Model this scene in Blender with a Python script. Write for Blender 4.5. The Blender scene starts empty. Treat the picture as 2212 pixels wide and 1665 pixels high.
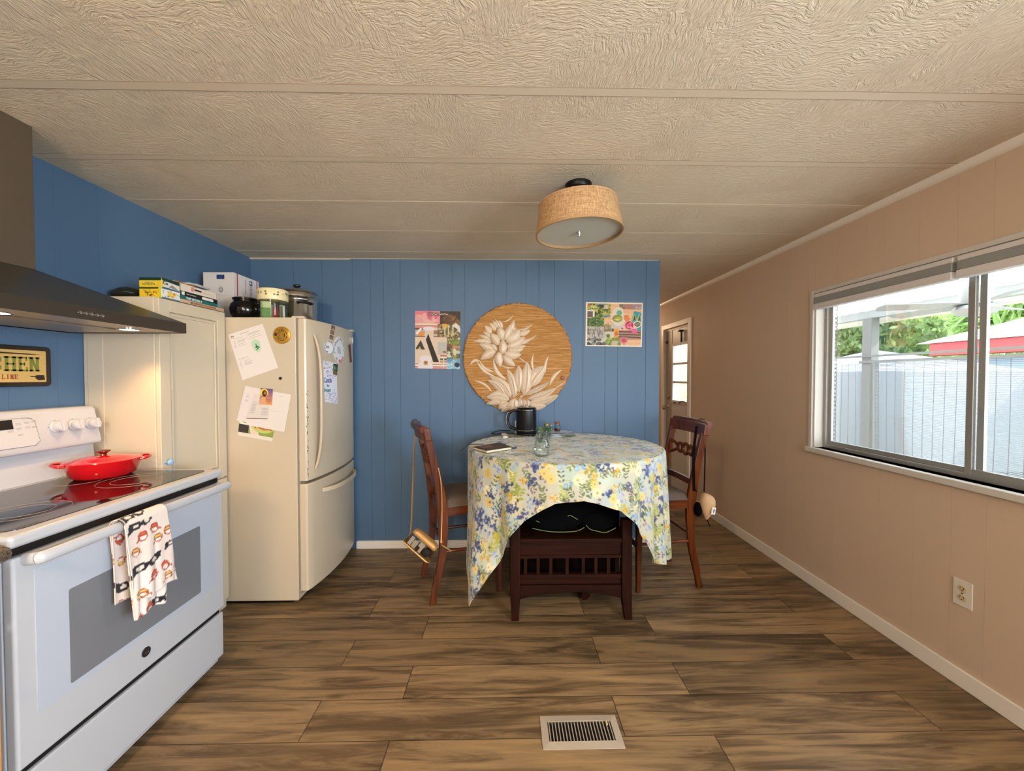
import bpy, bmesh, math, random
import numpy as np
from mathutils import Vector, Matrix, Euler
PI = math.pi
R = math.radians
random.seed(7)
scn = bpy.context.scene
COL = scn.collection

# ------------------------------------------------------------------ camera
F = 830.0; EYE = 1.34; YAW = R(-1.1); PIT = R(-1.2)
cam_d = bpy.data.cameras.new('camera'); cam = bpy.data.objects.new('camera', cam_d); COL.objects.link(cam)
cam_d.sensor_width = 36; cam_d.lens = F / 2212 * 36; cam_d.clip_start = 0.02; cam_d.clip_end = 300
cam.location = (0, 0, EYE); cam.rotation_euler = (PI / 2 + PIT, 0, YAW)
scn.camera = cam
vs = scn.view_settings
vs.view_transform = 'Standard'; vs.look = 'None'; vs.gamma = 1; vs.use_curve_mapping = False
vs.exposure = 0.2

# ------------------------------------------------------------------ light
w = bpy.data.worlds.new('world'); scn.world = w; w.use_nodes = True
nt = w.node_tree; nt.nodes.clear()
sky = nt.nodes.new('ShaderNodeTexSky'); sky.sky_type = 'HOSEK_WILKIE'; sky.turbidity = 3.5; sky.ground_albedo = .5
sky.sun_direction = (0.35, 0.25, 0.9)
bg = nt.nodes.new('ShaderNodeBackground'); bg.inputs[1].default_value = 12.5
mxw = nt.nodes.new('ShaderNodeMix'); mxw.data_type = 'RGBA'; mxw.inputs[0].default_value = .65
mxw.inputs[7].default_value = (.74, .87, 1.0, 1)
wo = nt.nodes.new('ShaderNodeOutputWorld')
nt.links.new(sky.outputs[0], mxw.inputs[6]); nt.links.new(mxw.outputs[2], bg.inputs[0]); nt.links.new(bg.outputs[0], wo.inputs[0])

def light(name, kind, loc, rot, energy, color, size=None, size_y=None, **k):
    d = bpy.data.lights.new(name, kind); o = bpy.data.objects.new(name, d); COL.objects.link(o)
    o.location = loc; o.rotation_euler = rot; d.energy = energy; d.color = color
    if kind == 'AREA':
        d.shape = 'RECTANGLE'; d.size = size; d.size_y = size_y or size
    for a, b in k.items(): setattr(d, a, b)
    return o
light('sun', 'SUN', (6, 2, 8), (R(20), R(42), 0), 7.5, (1, .95, .86), angle=R(1.0))
# added fill lights, set in made-up window openings behind the camera
light('rear_fill_light', 'AREA', (0.55, -3.16, 1.40), (R(-122), 0, PI), 30, (1.0, .87, .73), 1.6, 1.0)  # warm fill, tilted up to brighten the ceiling
light('side_fill_light', 'AREA', (1.96, -.95, 1.40), (0, R(88), 0), 118, (.74, .87, 1.0), 1.0, 1.4)  # cool fill added to strengthen the light from the right
# daylight portal of the window seen in the photograph
po = light('window_portal', 'AREA', (2.10, 1.64, 1.38), (0, R(90), 0), 10, (1, 1, 1), 1.02, 1.62)
po.data.cycles.is_portal = True

# ------------------------------------------------------------------ pixel -> world on a real plane
_C = np.array([0, 0, EYE]); _cy, _sy = math.cos(YAW), math.sin(YAW); _cp, _sp = math.cos(PIT), math.sin(PIT)
_fw = np.array([-_sy * _cp, _cy * _cp, _sp]); _rt = np.array([_cy, _sy, 0]); _up = np.cross(_rt, _fw)
def ray(u, v): return _fw + _rt * (u - 1106) / F - _up * (v - 832.5) / F
def PX(u, v, x): d = ray(u, v); return Vector(_C + d * (x - _C[0]) / d[0])
def PY(u, v, y): d = ray(u, v); return Vector(_C + d * (y - _C[1]) / d[1])
def PZ(u, v, z): d = ray(u, v); return Vector(_C + d * (z - _C[2]) / d[2])

# ------------------------------------------------------------------ materials
def s2l(c):
    return tuple(((x / 12.92) if x <= .04045 else ((x + .055) / 1.055) ** 2.4) for x in c)
def hx(h):
    h = h.lstrip('#'); return s2l(tuple(int(h[i:i + 2], 16) / 255 for i in (0, 2, 4)))
MATS = {}
class NT:
    def __init__(s, name):
        s.m = bpy.data.materials.new(name); s.m.use_nodes = True; s.t = s.m.node_tree
        s.b = s.t.nodes['Principled BSDF']; s.out = s.t.nodes['Material Output']
    def n(s, typ, **k):
        nd = s.t.nodes.new('ShaderNode' + typ)
        for a, b in k.items(): setattr(nd, a, b)
        return nd
    def l(s, a, b): s.t.links.new(a, b)
    def val(s, nd, i, v):
        if hasattr(v, 'is_output'): s.l(v, nd.inputs[i])
        else: nd.inputs[i].default_value = v
    def math(s, op, a, b=0.0, c=None):
        nd = s.n('Math', operation=op); s.val(nd, 0, a); s.val(nd, 1, b)
        if c is not None: s.val(nd, 2, c)
        return nd.outputs[0]
    def mix(s, f, a, b, mode='MIX'):
        nd = s.n('Mix', data_type='RGBA', blend_type=mode); s.val(nd, 0, f)
        for i, v in ((6, a), (7, b)):
            if hasattr(v, 'is_output'): s.l(v, nd.inputs[i])
            else: nd.inputs[i].default_value = (*v[:3], 1)
        return nd.outputs[2]
    def ramp(s, f, stops):
        nd = s.n('ValToRGB'); s.l(f, nd.inputs[0]); e = nd.color_ramp.elements
        while len(e) < len(stops): e.new(0.5)
        for el, (p, c) in zip(e, stops):
            el.position = p; el.color = (*c[:3], 1) if not isinstance(c, (int, float)) else (c, c, c, 1)
        return nd.outputs[0]
    def noise(s, vec, scale, detail=4, rough=.5, dist=0):
        nd = s.n('TexNoise'); nd.inputs['Scale'].default_value = scale; nd.inputs['Detail'].default_value = detail
        nd.inputs['Roughness'].default_value = rough; nd.inputs['Distortion'].default_value = dist
        if vec is not None: s.l(vec, nd.inputs['Vector'])
        return nd.outputs['Fac']
    def mapping(s, vec, scale=(1, 1, 1), loc=(0, 0, 0), rot=(0, 0, 0)):
        nd = s.n('Mapping'); s.l(vec, nd.inputs[0]); nd.inputs['Scale'].default_value = scale
        nd.inputs['Location'].default_value = loc; nd.inputs['Rotation'].default_value = rot
        return nd.outputs[0]
    def bump(s, h, strength=.3, dist=.01):
        nd = s.n('Bump'); nd.inputs['Strength'].default_value = strength; nd.inputs['Distance'].default_value = dist
        s.l(h, nd.inputs['Height']); s.l(nd.outputs[0], s.b.inputs['Normal'])
    def pos(s): return s.n('NewGeometry').outputs['Position']
    def obj(s): return s.n('TexCoord').outputs['Object']
    def base(s, v):
        if hasattr(v, 'is_output'): s.l(v, s.b.inputs['Base Color'])
        else: s.b.inputs['Base Color'].default_value = (*v[:3], 1)

def mat(name, col, rough=.5, metal=0, var=.06, scale=30, bump=0, spec=.5, emit=None, es=0, trans=0, alpha=1, coat=0):
    if name in MATS: return MATS[name]
    n = NT(name); c = hx(col) if isinstance(col, str) else col
    b = n.b
    if var:
        f = n.noise(n.obj(), scale, 3)
        n.base(n.mix(f, tuple(x * (1 - var) for x in c), tuple(min(1, x * (1 + var)) for x in c)))
        if bump: n.bump(f, bump, .004)
    else: n.base(c)
    b.inputs['Roughness'].default_value = rough; b.inputs['Metallic'].default_value = metal
    b.inputs['Specular IOR Level'].default_value = spec
    b.inputs['Transmission Weight'].default_value = trans
    b.inputs['Alpha'].default_value = alpha
    b.inputs['Coat Weight'].default_value = coat; b.inputs['Coat Roughness'].default_value = .08
    if emit: b.inputs['Emission Color'].default_value = (*(hx(emit) if isinstance(emit, str) else emit), 1); b.inputs['Emission Strength'].default_value = es
    MATS[name] = n.m; return n.m

def m_wood(name, c1, c2, axis=2, rough=.35, scale=1.0):
    n = NT(name); sc = [22 * scale] * 3; sc[axis] = 1.6 * scale
    p = n.mapping(n.obj(), tuple(sc)); f = n.noise(p, 2.2, 6, .6, .6)
    n.base(n.ramp(f, [(.28, hx(c1)), (.72, hx(c2))])); n.b.inputs['Roughness'].default_value = rough
    n.b.inputs['Coat Weight'].default_value = .06 if rough < .4 else 0; n.b.inputs['Specular IOR Level'].default_value = .35 if rough < .4 else .1; n.b.inputs['Coat Roughness'].default_value = .2
    n.bump(f, .12, .002); MATS[name] = n.m; return n.m

def m_floor():
    n = NT('plank_floor'); P = n.pos(); sx = n.n('SeparateXYZ'); n.l(P, sx.inputs[0]); X, Y = sx.outputs[0], sx.outputs[1]
    rowf = n.math('DIVIDE', n.math('SUBTRACT', Y, 1.39 - .184 * 40), .1842)
    row = n.math('FLOOR', rowf); fy = n.math('FRACT', rowf)
    par = n.math('MODULO', row, 2.0)           # 0 for even rows
    off = n.math('ADD', .45, n.math('MULTIPLY', par, .335))
    xf = n.math('DIVIDE', n.math('ADD', n.math('SUBTRACT', X, off), 12.10), 1.21)
    pid = n.math('FLOOR', xf); fx = n.math('FRACT', xf)
    seed = n.math('ADD', n.math('MULTIPLY', row, 7.31), n.math('MULTIPLY', pid, 3.77))
    cv = n.n('CombineXYZ'); n.l(X, cv.inputs[0]); n.l(Y, cv.inputs[1]); n.l(seed, cv.inputs[2])
    wn = n.n('TexWhiteNoise', noise_dimensions='1D'); n.l(seed, wn.inputs['W'])
    # grain
    g1 = n.noise(n.mapping(cv.outputs[0], (1.9, 21, 1)), 1.0, 9, .66, 1.1)
    g2 = n.noise(n.mapping(cv.outputs[0], (3.5, 90, 1)), 1.0, 5, .7, .3)
    g3 = n.noise(n.mapping(cv.outputs[0], (1.1, 5, 1)), 1.0, 3, .5, .8)
    c = n.ramp(n.math('ADD', n.math('MULTIPLY', g1, .6), n.math('MULTIPLY', g3, .4)),
               [(.34, hx('32271a')), (.44, hx('5e4b33')), (.53, hx('8b7150')), (.68, hx('a98759'))])
    c = n.mix(n.math('MULTIPLY', n.ramp(g2, [(.35, 0.0), (.65, 1.0)]), .33), c, hx('5e452c'))
    # knots
    vo = n.n('TexVoronoi'); n.l(n.mapping(cv.outputs[0], (1.9, 5.5, 1)), vo.inputs['Vector']); vo.inputs['Scale'].default_value = 1.0
    vd = n.math('ADD', vo.outputs['Distance'], n.math('MULTIPLY', n.math('SUBTRACT', g2, .5), .12))
    kn = n.ramp(vd, [(.02, 1.0), (.11, 0.0)])
    c = n.mix(n.math('MULTIPLY', kn, .75), c, hx('3a2818'))
    rings = n.math('MULTIPLY', n.ramp(vd, [(.1, 1.0), (.35, 0.0)]), n.math('SINE', n.math('MULTIPLY', vd, 120)))
    c = n.mix(n.math('MULTIPLY', n.math('MAXIMUM', rings, 0), .25), c, hx('6a4c30'))
    br = n.math('ADD', .82, n.math('MULTIPLY', wn.outputs[0], .36))
    cc = n.n('CombineXYZ')
    for i in range(3): n.l(br, cc.inputs[i])
    c = n.mix(1.0, c, cc.outputs[0], 'MULTIPLY')
    # seams
    ey = n.math('MINIMUM', fy, n.math('SUBTRACT', 1, fy)); ex = n.math('MINIMUM', fx, n.math('SUBTRACT', 1, fx))
    sy_ = n.math('LESS_THAN', n.math('MULTIPLY', ey, .184), .0016); sx_ = n.math('LESS_THAN', n.math('MULTIPLY', ex, 1.21), .0018)
    sm = n.math('MAXIMUM', sy_, sx_)
    c = n.mix(n.math('MULTIPLY', sm, .8), c, hx('1c120a')); n.base(c)
    n.b.inputs['Roughness'].default_value = .42; n.b.inputs['Specular IOR Level'].default_value = .4
    h = n.math('SUBTRACT', n.math('MULTIPLY', g2, .35), sm); n.bump(h, .25, .003)
    return n.m

def m_ceiling():
    n = NT('textured_ceiling'); P = n.pos()
    a = n.noise(P, 5, 2, .5); 
    d = n.n('VectorMath', operation='ADD'); n.l(P, d.inputs[0])
    k = n.n('TexNoise'); n.l(P, k.inputs['Vector']); k.inputs['Scale'].default_value = 6
    sc = n.n('VectorMath', operation='SCALE'); n.l(k.outputs['Color'], sc.inputs[0]); sc.inputs['Scale'].default_value = .12
    n.l(sc.outputs[0], d.inputs[1])
    q1 = n.noise(n.mapping(d.outputs[0], (95, 20, 10), rot=(0, 0, .6)), 1.5, 3, .6, .5)
    q2 = n.noise(n.mapping(d.outputs[0], (19, 90, 10), rot=(0, 0, .35)), 1.7, 3, .6, .5)
    q = n.mix(n.ramp(n.noise(P, 3.0, 1), [(.4, 0.0), (.6, 1.0)]), q1, q2)
    r = n.ramp(q, [(.42, 0.0), (.56, .9), (.7, 1.0)])
    n.base(n.mix(a, hx('dac9b0'), hx('e3d3bc'))); n.b.inputs['Roughness'].default_value = .8
    n.b.inputs['Specular IOR Level'].default_value = .25
    n.bump(r, .6, .003); return n.m

def m_paint(name, c, rough=.5, bump=.04):
    n = NT(name); P = n.pos(); f = n.noise(P, 1.3, 3); g = n.noise(P, 120, 2)
    c = hx(c); n.base(n.mix(f, tuple(x * .95 for x in c), tuple(min(1, x * 1.05) for x in c)))
    n.b.inputs['Roughness'].default_value = rough; n.bump(g, bump, .002); MATS[name] = n.m; return n.m

def m_attr(name, rough=.5, spec=.3, bumpscale=0, bump=.2, sheen=0):
    n = NT(name); a = n.n('Attribute', attribute_name='Col'); n.l(a.outputs['Color'], n.b.inputs['Base Color'])
    n.b.inputs['Roughness'].default_value = rough; n.b.inputs['Specular IOR Level'].default_value = spec
    if bumpscale: n.bump(n.noise(n.obj(), bumpscale, 2), bump, .002)
    if sheen: n.b.inputs['Sheen Weight'].default_value = sheen
    MATS[name] = n.m; return n.m

M_FLOOR = m_floor(); M_CEIL = m_ceiling()
M_BLUE = m_paint('blue_wall_paint', '4e6b88', .5); M_TAN = m_paint('tan_wall_paint', 'cdb59d', .6)
M_TRIM = m_paint('white_trim_paint', 'ece4d8', .4); M_CREAM = m_paint('cream_cabinet_paint', 'cdbfa6', .42)
M_FRIDGE = m_paint('almond_enamel', 'c9b99f', .3, .02); M_STOVE = m_paint('white_enamel', 'b9babd', .22, .0)
M_BLACK = mat('black_plastic', '0c0c0d', .4); M_STEEL = mat('brushed_steel', 'b5b2ac', .32, 1, .1, 60)
M_HOOD = mat('dark_hood_steel', '5d564c', .34, .75, .05, 40)
M_CHROME = mat('chrome', 'd8d8d8', .12, 1, 0)
M_ALU = mat('window_aluminium', 'a5a39e', .4, .6, .05)
M_WHITE = mat('white_plastic', 'e8e4dc', .4)
M_MAHOG = m_wood('mahogany', '2c0f05', '74370f', 2, .28)
M_MAHOGX = m_wood('mahogany_rail', '2c0f05', '74370f', 0, .28)
M_DARKW = m_wood('dark_stained_wood', '150703', '33160a', 2, .6); M_DARKX = m_wood('dark_stained_rail', '150703', '33160a', 0, .6)
M_ATTR = m_attr('printed_paper', .45, .35)
M_CLOTHP = m_attr('floral_cotton', .5, .5, 500, .1, .3)
M_TOWEL = m_attr('printed_towel_cotton', .9, .1, 350, .25, .2)
def m_glass(name, rough=0, tint=(1, 1, 1), thin=True):
    n = NT(name)
    if thin:
        tr = n.n('BsdfTransparent'); tr.inputs[0].default_value = (*tint, 1); gl = n.n('BsdfGlossy'); gl.inputs['Roughness'].default_value = .02
        fr = n.n('Fresnel'); fr.inputs[0].default_value = 1.45; mx = n.n('MixShader'); n.l(n.math('MULTIPLY', fr.outputs[0], .35), mx.inputs[0]); n.l(tr.outputs[0], mx.inputs[1]); n.l(gl.outputs[0], mx.inputs[2])
        n.l(mx.outputs[0], n.out.inputs[0])
    else:
        n.base(tint); n.b.inputs['Transmission Weight'].default_value = 1; n.b.inputs['Roughness'].default_value = rough; n.b.inputs['IOR'].default_value = 1.45
    MATS[name] = n.m; return n.m
M_GLASS = m_glass('window_glass'); M_CLEAR = m_glass('clear_glass_ware', tint=(.93, .96, .95))

# ------------------------------------------------------------------ mesh builder
class MB:
    def __init__(s): s.v = []; s.f = []; s.mi = []; s.cur = 0; s.cols = None
    def add(s, vs, fs):
        o = len(s.v); s.v += [tuple(v) for v in vs]; s.f += [tuple(i + o for i in f) for f in fs]; s.mi += [s.cur] * len(fs); return s
    def slot(s, i): s.cur = i; return s
    def box(s, a, b, M=None):
        x0, y0, z0 = a; x1, y1, z1 = b
        vs = [(x0, y0, z0), (x1, y0, z0), (x1, y1, z0), (x0, y1, z0), (x0, y0, z1), (x1, y0, z1), (x1, y1, z1), (x0, y1, z1)]
        if M is not None: vs = [M @ Vector(v) for v in vs]
        return s.add(vs, [(3, 2, 1, 0), (4, 5, 6, 7), (0, 1, 5, 4), (1, 2, 6, 5), (2, 3, 7, 6), (3, 0, 4, 7)])
    def cbox(s, c, d, M=None): return s.box([c[i] - d[i] / 2 for i in range(3)], [c[i] + d[i] / 2 for i in range(3)], M)
    def quad(s, pts): return s.add(pts, [tuple(range(len(pts)))])
    def prism(s, pts, d):      # planar polygon pts, extruded by vector d
        n = len(pts); d = Vector(d); vs = [Vector(p) for p in pts] + [Vector(p) + d for p in pts]
        fs = [tuple(range(n - 1, -1, -1)), tuple(range(n, 2 * n))] + [(i, (i + 1) % n, n + (i + 1) % n, n + i) for i in range(n)]
        return s.add(vs, fs)
    def lathe(s, prof, c=(0, 0, 0), seg=40, M=None, sx=1, sy=1):
        vs = []; fs = []; n = len(prof)
        for i in range(seg):
            a = 2 * PI * i / seg
            for r, z in prof: vs.append(Vector((c[0] + r * math.cos(a) * sx, c[1] + r * math.sin(a) * sy, c[2] + z)))
        for i in range(seg):
            j = (i + 1) % seg
            for k in range(n - 1): fs.append((i * n + k, j * n + k, j * n + k + 1, i * n + k + 1))
        if M is not None: vs = [M @ v for v in vs]
        return s.add(vs, fs)
    def tube(s, path, r, seg=10, closed=False, ry=None, upv=None):
        P = [Vector(p) for p in path]; n = len(P); rr = r if isinstance(r, (list, tuple)) else [r] * n
        vs = []; fs = []; pn = None
        for i in range(n):
            if closed: t = P[(i + 1) % n] - P[i - 1]
            else: t = P[min(i + 1, n - 1)] - P[max(i - 1, 0)]
            t.normalize()
            if upv is not None: a = Vector(upv)
            elif pn is None: a = Vector((0, 0, 1)) if abs(t.z) < .9 else Vector((1, 0, 0))
            else: a = pn
            b = t.cross(a).normalized(); a = b.cross(t).normalized(); pn = a
            for k in range(seg):
                q = 2 * PI * k / seg; vs.append(P[i] + a * math.cos(q) * rr[i] + b * math.sin(q) * (ry if ry is not None else rr[i]))
        for i in range(n if closed else n - 1):
            j = (i + 1) % n
            for k in range(seg): m = (k + 1) % seg; fs.append((i * seg + k, j * seg + k, j * seg + m, i * seg + m))
        if not closed: fs += [tuple(range(seg)), tuple((n - 1) * seg + k for k in range(seg - 1, -1, -1))]
        return s.add(vs, fs)
    def bar(s, path, wv, hv):   # rectangular section bar along path; wv,hv = (width vector, half) lists or const vectors (full sizes)
        P = [Vector(p) for p in path]; n = len(P); vs = []; fs = []
        for i in range(n):
            a = Vector(wv[i] if isinstance(wv, list) else wv) / 2; b = Vector(hv[i] if isinstance(hv, list) else hv) / 2
            vs += [P[i] - a - b, P[i] + a - b, P[i] + a + b, P[i] - a + b]
        for i in range(n - 1):
            for k in range(4): m = (k + 1) % 4; fs.append((i * 4 + k, i * 4 + m, i * 4 + 4 + m, i * 4 + 4 + k))
        fs += [(3, 2, 1, 0), tuple(4 * (n - 1) + k for k in range(4))]
        return s.add(vs, fs)
    def grid(s, fn, nu, nv, wrap=False):
        vs = [fn(i / nu, j / nv) for i in range(nu + 1) for j in range(nv + 1)]
        fs = [(i * (nv + 1) + j, (i + 1) * (nv + 1) + j, (i + 1) * (nv + 1) + j + 1, i * (nv + 1) + j + 1) for i in range(nu) for j in range(nv)]
        return s.add(vs, fs)
    def blob(s, c, r, seg=16, rings=10, M=None):
        vs = []; fs = []
        for i in range(rings + 1):
            p = PI * i / rings
            for k in range(seg):
                q = 2 * PI * k / seg; vs.append(Vector((c[0] + r[0] * math.sin(p) * math.cos(q), c[1] + r[1] * math.sin(p) * math.sin(q), c[2] + r[2] * math.cos(p))))
        for i in range(rings):
            for k in range(seg): m = (k + 1) % seg; fs.append((i * seg + k, (i + 1) * seg + k, (i + 1) * seg + m, i * seg + m))
        if M is not None: vs = [M @ v for v in vs]
        return s.add(vs, fs)
    def text(s, body, M, size=1.0, depth=.001, align='LEFT', bold=0.0, sx=1):
        cu = bpy.data.curves.new('t', 'FONT'); cu.body = body; cu.size = size; cu.extrude = depth / 2; cu.align_x = align; cu.offset = bold; cu.resolution_u = 3
        o = bpy.data.objects.new('t', cu); COL.objects.link(o); dg = bpy.context.evaluated_depsgraph_get(); dg.update()
        me = bpy.data.meshes.new_from_object(o.evaluated_get(dg)); 
        s.add([M @ Vector((v.co.x * sx, v.co.y, v.co.z)) for v in me.vertices], [tuple(p.vertices) for p in me.polygons])
        bpy.data.objects.remove(o); bpy.data.curves.remove(cu); bpy.data.meshes.remove(me); return s
    def build(s, name, mats, parent=None, bevel=0, smooth=True, seg=2, subd=0, solid=0, weld=False, fix=True, angle=40):
        me = bpy.data.meshes.new(name); me.from_pydata(s.v, [], s.f); me.update()
        for m in (mats if isinstance(mats, (list, tuple)) else [mats]): me.materials.append(m)
        me.polygons.foreach_set('material_index', s.mi)
        if s.cols is not None:
            at = me.color_attributes.new('Col', 'FLOAT_COLOR', 'POINT'); c = np.ones((len(s.v), 4), 'f'); c[:, :3] = s.cols; at.data.foreach_set('color', c.ravel())
        if fix:
            bm = bmesh.new(); bm.from_mesh(me)
            if weld: bmesh.ops.remove_doubles(bm, verts=bm.verts, dist=1e-5)
            bmesh.ops.recalc_face_normals(bm, faces=bm.faces); bm.to_mesh(me); bm.free()
        if smooth: me.polygons.foreach_set('use_smooth', [True] * len(me.polygons)); me.set_sharp_from_angle(angle=R(angle))
        o = bpy.data.objects.new(name, me); COL.objects.link(o)
        if bevel:
            b = o.modifiers.new('bevel', 'BEVEL'); b.width = bevel; b.segments = seg; b.limit_method = 'ANGLE'; b.angle_limit = R(35); b.use_clamp_overlap = True
            b.harden_normals = True
        if solid: b = o.modifiers.new('solid', 'SOLIDIFY'); b.thickness = solid; b.offset = 0
        if subd: b = o.modifiers.new('sub', 'SUBSURF'); b.levels = subd; b.render_levels = subd
        if parent is not None:
            o.parent = parent; o.matrix_parent_inverse = pinv(parent)
        return o
def pinv(p):
    M = Matrix.Identity(4); q = p
    chain = []
    while q: chain.append(q); q = q.parent
    for q in reversed(chain): M = M @ (q.matrix_parent_inverse if q.parent else Matrix.Identity(4)) @ Matrix.LocRotScale(q.location, q.rotation_euler, q.scale)
    return M.inverted()
def tag(o, label=None, cat=None, group=None, kind=None):
    if label: o['label'] = label
    if cat: o['category'] = cat
    if group: o['group'] = group
    if kind: o['kind'] = kind
    return o
def thing(name, label, cat, loc=(0, 0, 0), rz=0, group=None):
    o = bpy.data.objects.new(name, None); COL.objects.link(o); o.location = loc; o.rotation_euler = (0, 0, rz); o.empty_display_size = .1
    return tag(o, label, cat, group)
def struct(name, mb, m, parent=None, **k):
    o = mb.build(name, m, parent, **k)
    if parent is None: o['kind'] = 'structure'
    return o
def copy_thing(root, loc, rz, label, group=None):
    r = root.copy(); COL.objects.link(r); r.location = loc; r.rotation_euler = (0, 0, rz); r['label'] = label
    for ch in list(root.children):
        c = ch.copy(); COL.objects.link(c); c.parent = r
        for g in list(ch.children):
            d = g.copy(); COL.objects.link(d); d.parent = c
    return r
def catmull(P, n=6):
    P = [Vector(p) for p in P]; out = []
    for i in range(len(P) - 1):
        a = P[max(i - 1, 0)]; b = P[i]; c = P[i + 1]; d = P[min(i + 2, len(P) - 1)]
        for k in range(n):
            t = k / n; out.append(.5 * ((2 * b) + (c - a) * t + (2 * a - 5 * b + 4 * c - d) * t * t + (3 * b - a - 3 * c + d) * t ** 3))
    return out + [P[-1]]

# ------------------------------------------------------------------ canvas: pigments laid on mesh vertices
class Canvas:
    def __init__(s, w, h, res, bg):
        s.w, s.h, s.res = w, h, res; s.nx = max(4, int(w / res)); s.ny = max(4, int(h / res))
        s.a = np.zeros((s.ny, s.nx, 3)); s.a[:] = hx(bg); yy, xx = np.mgrid[0:s.ny, 0:s.nx]; s.X = xx / s.nx; s.Y = yy / s.ny; s.rng = np.random.RandomState(3)
        s.asp = h / w
    def _put(s, m, c, al=1): c = np.array(hx(c) if isinstance(c, str) else c); s.a[m] = s.a[m] * (1 - al) + c * al
    def rect(s, x0, y0, x1, y1, c, al=1): s._put((s.X >= x0) & (s.X < x1) & (s.Y >= y0) & (s.Y < y1), c, al)
    def ell(s, cx, cy, rx, ry, c, al=1, ring=0):
        d = ((s.X - cx) / rx) ** 2 + ((s.Y - cy) / ry) ** 2; m = d < 1
        if ring: m &= d > (1 - ring) ** 2
        s._put(m, c, al)
    def poly(s, pts, c, al=1):
        m = np.zeros_like(s.X, bool); n = len(pts)
        for i in range(n):
            x1, y1 = pts[i]; x2, y2 = pts[(i + 1) % n]
            if y1 == y2: continue
            t = ((s.Y >= min(y1, y2)) & (s.Y < max(y1, y2))) & (s.X < (x2 - x1) * (s.Y - y1) / (y2 - y1) + x1); m ^= t
        s._put(m, c, al)
    def line(s, x0, y0, x1, y1, wd, c, al=1):
        ax, ay = x0, y0 * s.asp; bx, by = x1, y1 * s.asp; px, py = s.X, s.Y * s.asp
        dx, dy = bx - ax, by - ay; L = dx * dx + dy * dy + 1e-9; t = np.clip(((px - ax) * dx + (py - ay) * dy) / L, 0, 1)
        s._put(np.hypot(px - ax - t * dx, py - ay - t * dy) < wd / 2, c, al)
    def speck(s, x0, y0, x1, y1, cols, n, r0, r1, al=.9):
        for _ in range(n):
            s.ell(s.rng.uniform(x0, x1), s.rng.uniform(y0, y1), s.rng.uniform(r0, r1), s.rng.uniform(r0, r1) / s.asp, cols[s.rng.randint(len(cols))], al)
    def sample(s, u, v):
        i = np.clip((u * s.nx).astype(int), 0, s.nx - 1); j = np.clip((v * s.ny).astype(int), 0, s.ny - 1); return s.a[j, i]
def panel(name, cv, TL, TR, BR, BL, th, parent, m=None, backcol='e8e2d8', mapf=None, nmax=None):
    """thin printed sheet: painted front, plain back and edges; th = vector towards the front"""
    TL, TR, BR, BL, th = map(Vector, (TL, TR, BR, BL, th)); nu = min(cv.nx, nmax or 999); nv = min(cv.ny, nmax or 999)
    mb = MB(); vs = []; cols = []
    U, V = np.meshgrid(np.linspace(0, 1, nu + 1), np.linspace(0, 1, nv + 1), indexing='ij')
    tl, tr, br, bl = map(np.array, (TL, TR, BR, BL)); U3 = U[..., None]; V3 = V[..., None]
    P = (tl * (1 - U3) + tr * U3) * (1 - V3) + (bl * (1 - U3) + br * U3) * V3
    front = P + np.array(th); C = cv.sample(U * .9999, V * .9999)
    fr = front.reshape(-1, 3); 
    if mapf: fr = np.array([mapf(Vector(p), U.ravel()[i], V.ravel()[i]) for i, p in enumerate(fr)])
    fs = []
    n1 = nv + 1
    I, J = np.meshgrid(np.arange(nu), np.arange(nv), indexing='ij'); a = (I * n1 + J).ravel()
    fs = np.stack([a, a + 1, a + n1 + 1, a + n1], 1).tolist()
    mb.add(fr.tolist(), fs); cols = [C.reshape(-1, 3)]
    ring = [i * n1 for i in range(nu + 1)] + [nu * n1 + j for j in range(1, n1)] + [i * n1 + nv for i in range(nu - 1, -1, -1)] + [j for j in range(nv - 1, 0, -1)]
    k = len(ring); bt = [tuple(np.array(fr[i]) - np.array(th)) for i in ring]; ft = [tuple(fr[i]) for i in ring]
    mb.add(ft + bt, [(i, (i + 1) % k, k + (i + 1) % k, k + i) for i in range(k)] + [tuple(range(2 * k - 1, k - 1, -1))])
    cols.append(np.tile(np.array(hx(backcol)), (2 * k, 1)))
    mb.cols = np.concatenate(cols)
    return mb.build(name, m or M_ATTR, parent, smooth=False, fix=False)
#@@PART2
# ================================================================== SETTING
XL, XR, YB, ZC, YR = -1.955, 1.98, 3.01, 2.26, -3.2
mb = MB().box((XL - .1, YR - .1, -.06), (XR + .1, 7.0, 0)); struct('floor', mb, M_FLOOR, smooth=False)
mb = MB().box((XL - .1, YR - .1, ZC), (XR + .1, 7.0, ZC + .08)); ceil = struct('ceiling', mb, M_CEIL, smooth=False)
M_BATTEN = m_paint('ceiling_batten_paint', 'ddcdb5', .6)
for k, yb in enumerate((.845, 1.253, 1.653, 2.055, 2.46, 2.86)):
    mb = MB().cbox((0.0, yb, ZC - .0004), (XR - XL, .034, .0008)); struct('trim_%d' % (10 + k), mb, M_BATTEN, smooth=False)
M_HAIR = m_paint('seam_line', '8a7660', .8)
for k, yb in enumerate((1.253, 1.653)):
    for q in (-1, 1):
        mb = MB().cbox((0.0, yb + q * .0175, ZC - .0004), (XR - XL, .0012, .0009)); struct('trim_%d' % (20 + 2 * k + (q > 0)), mb, M_HAIR, smooth=False)
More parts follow.
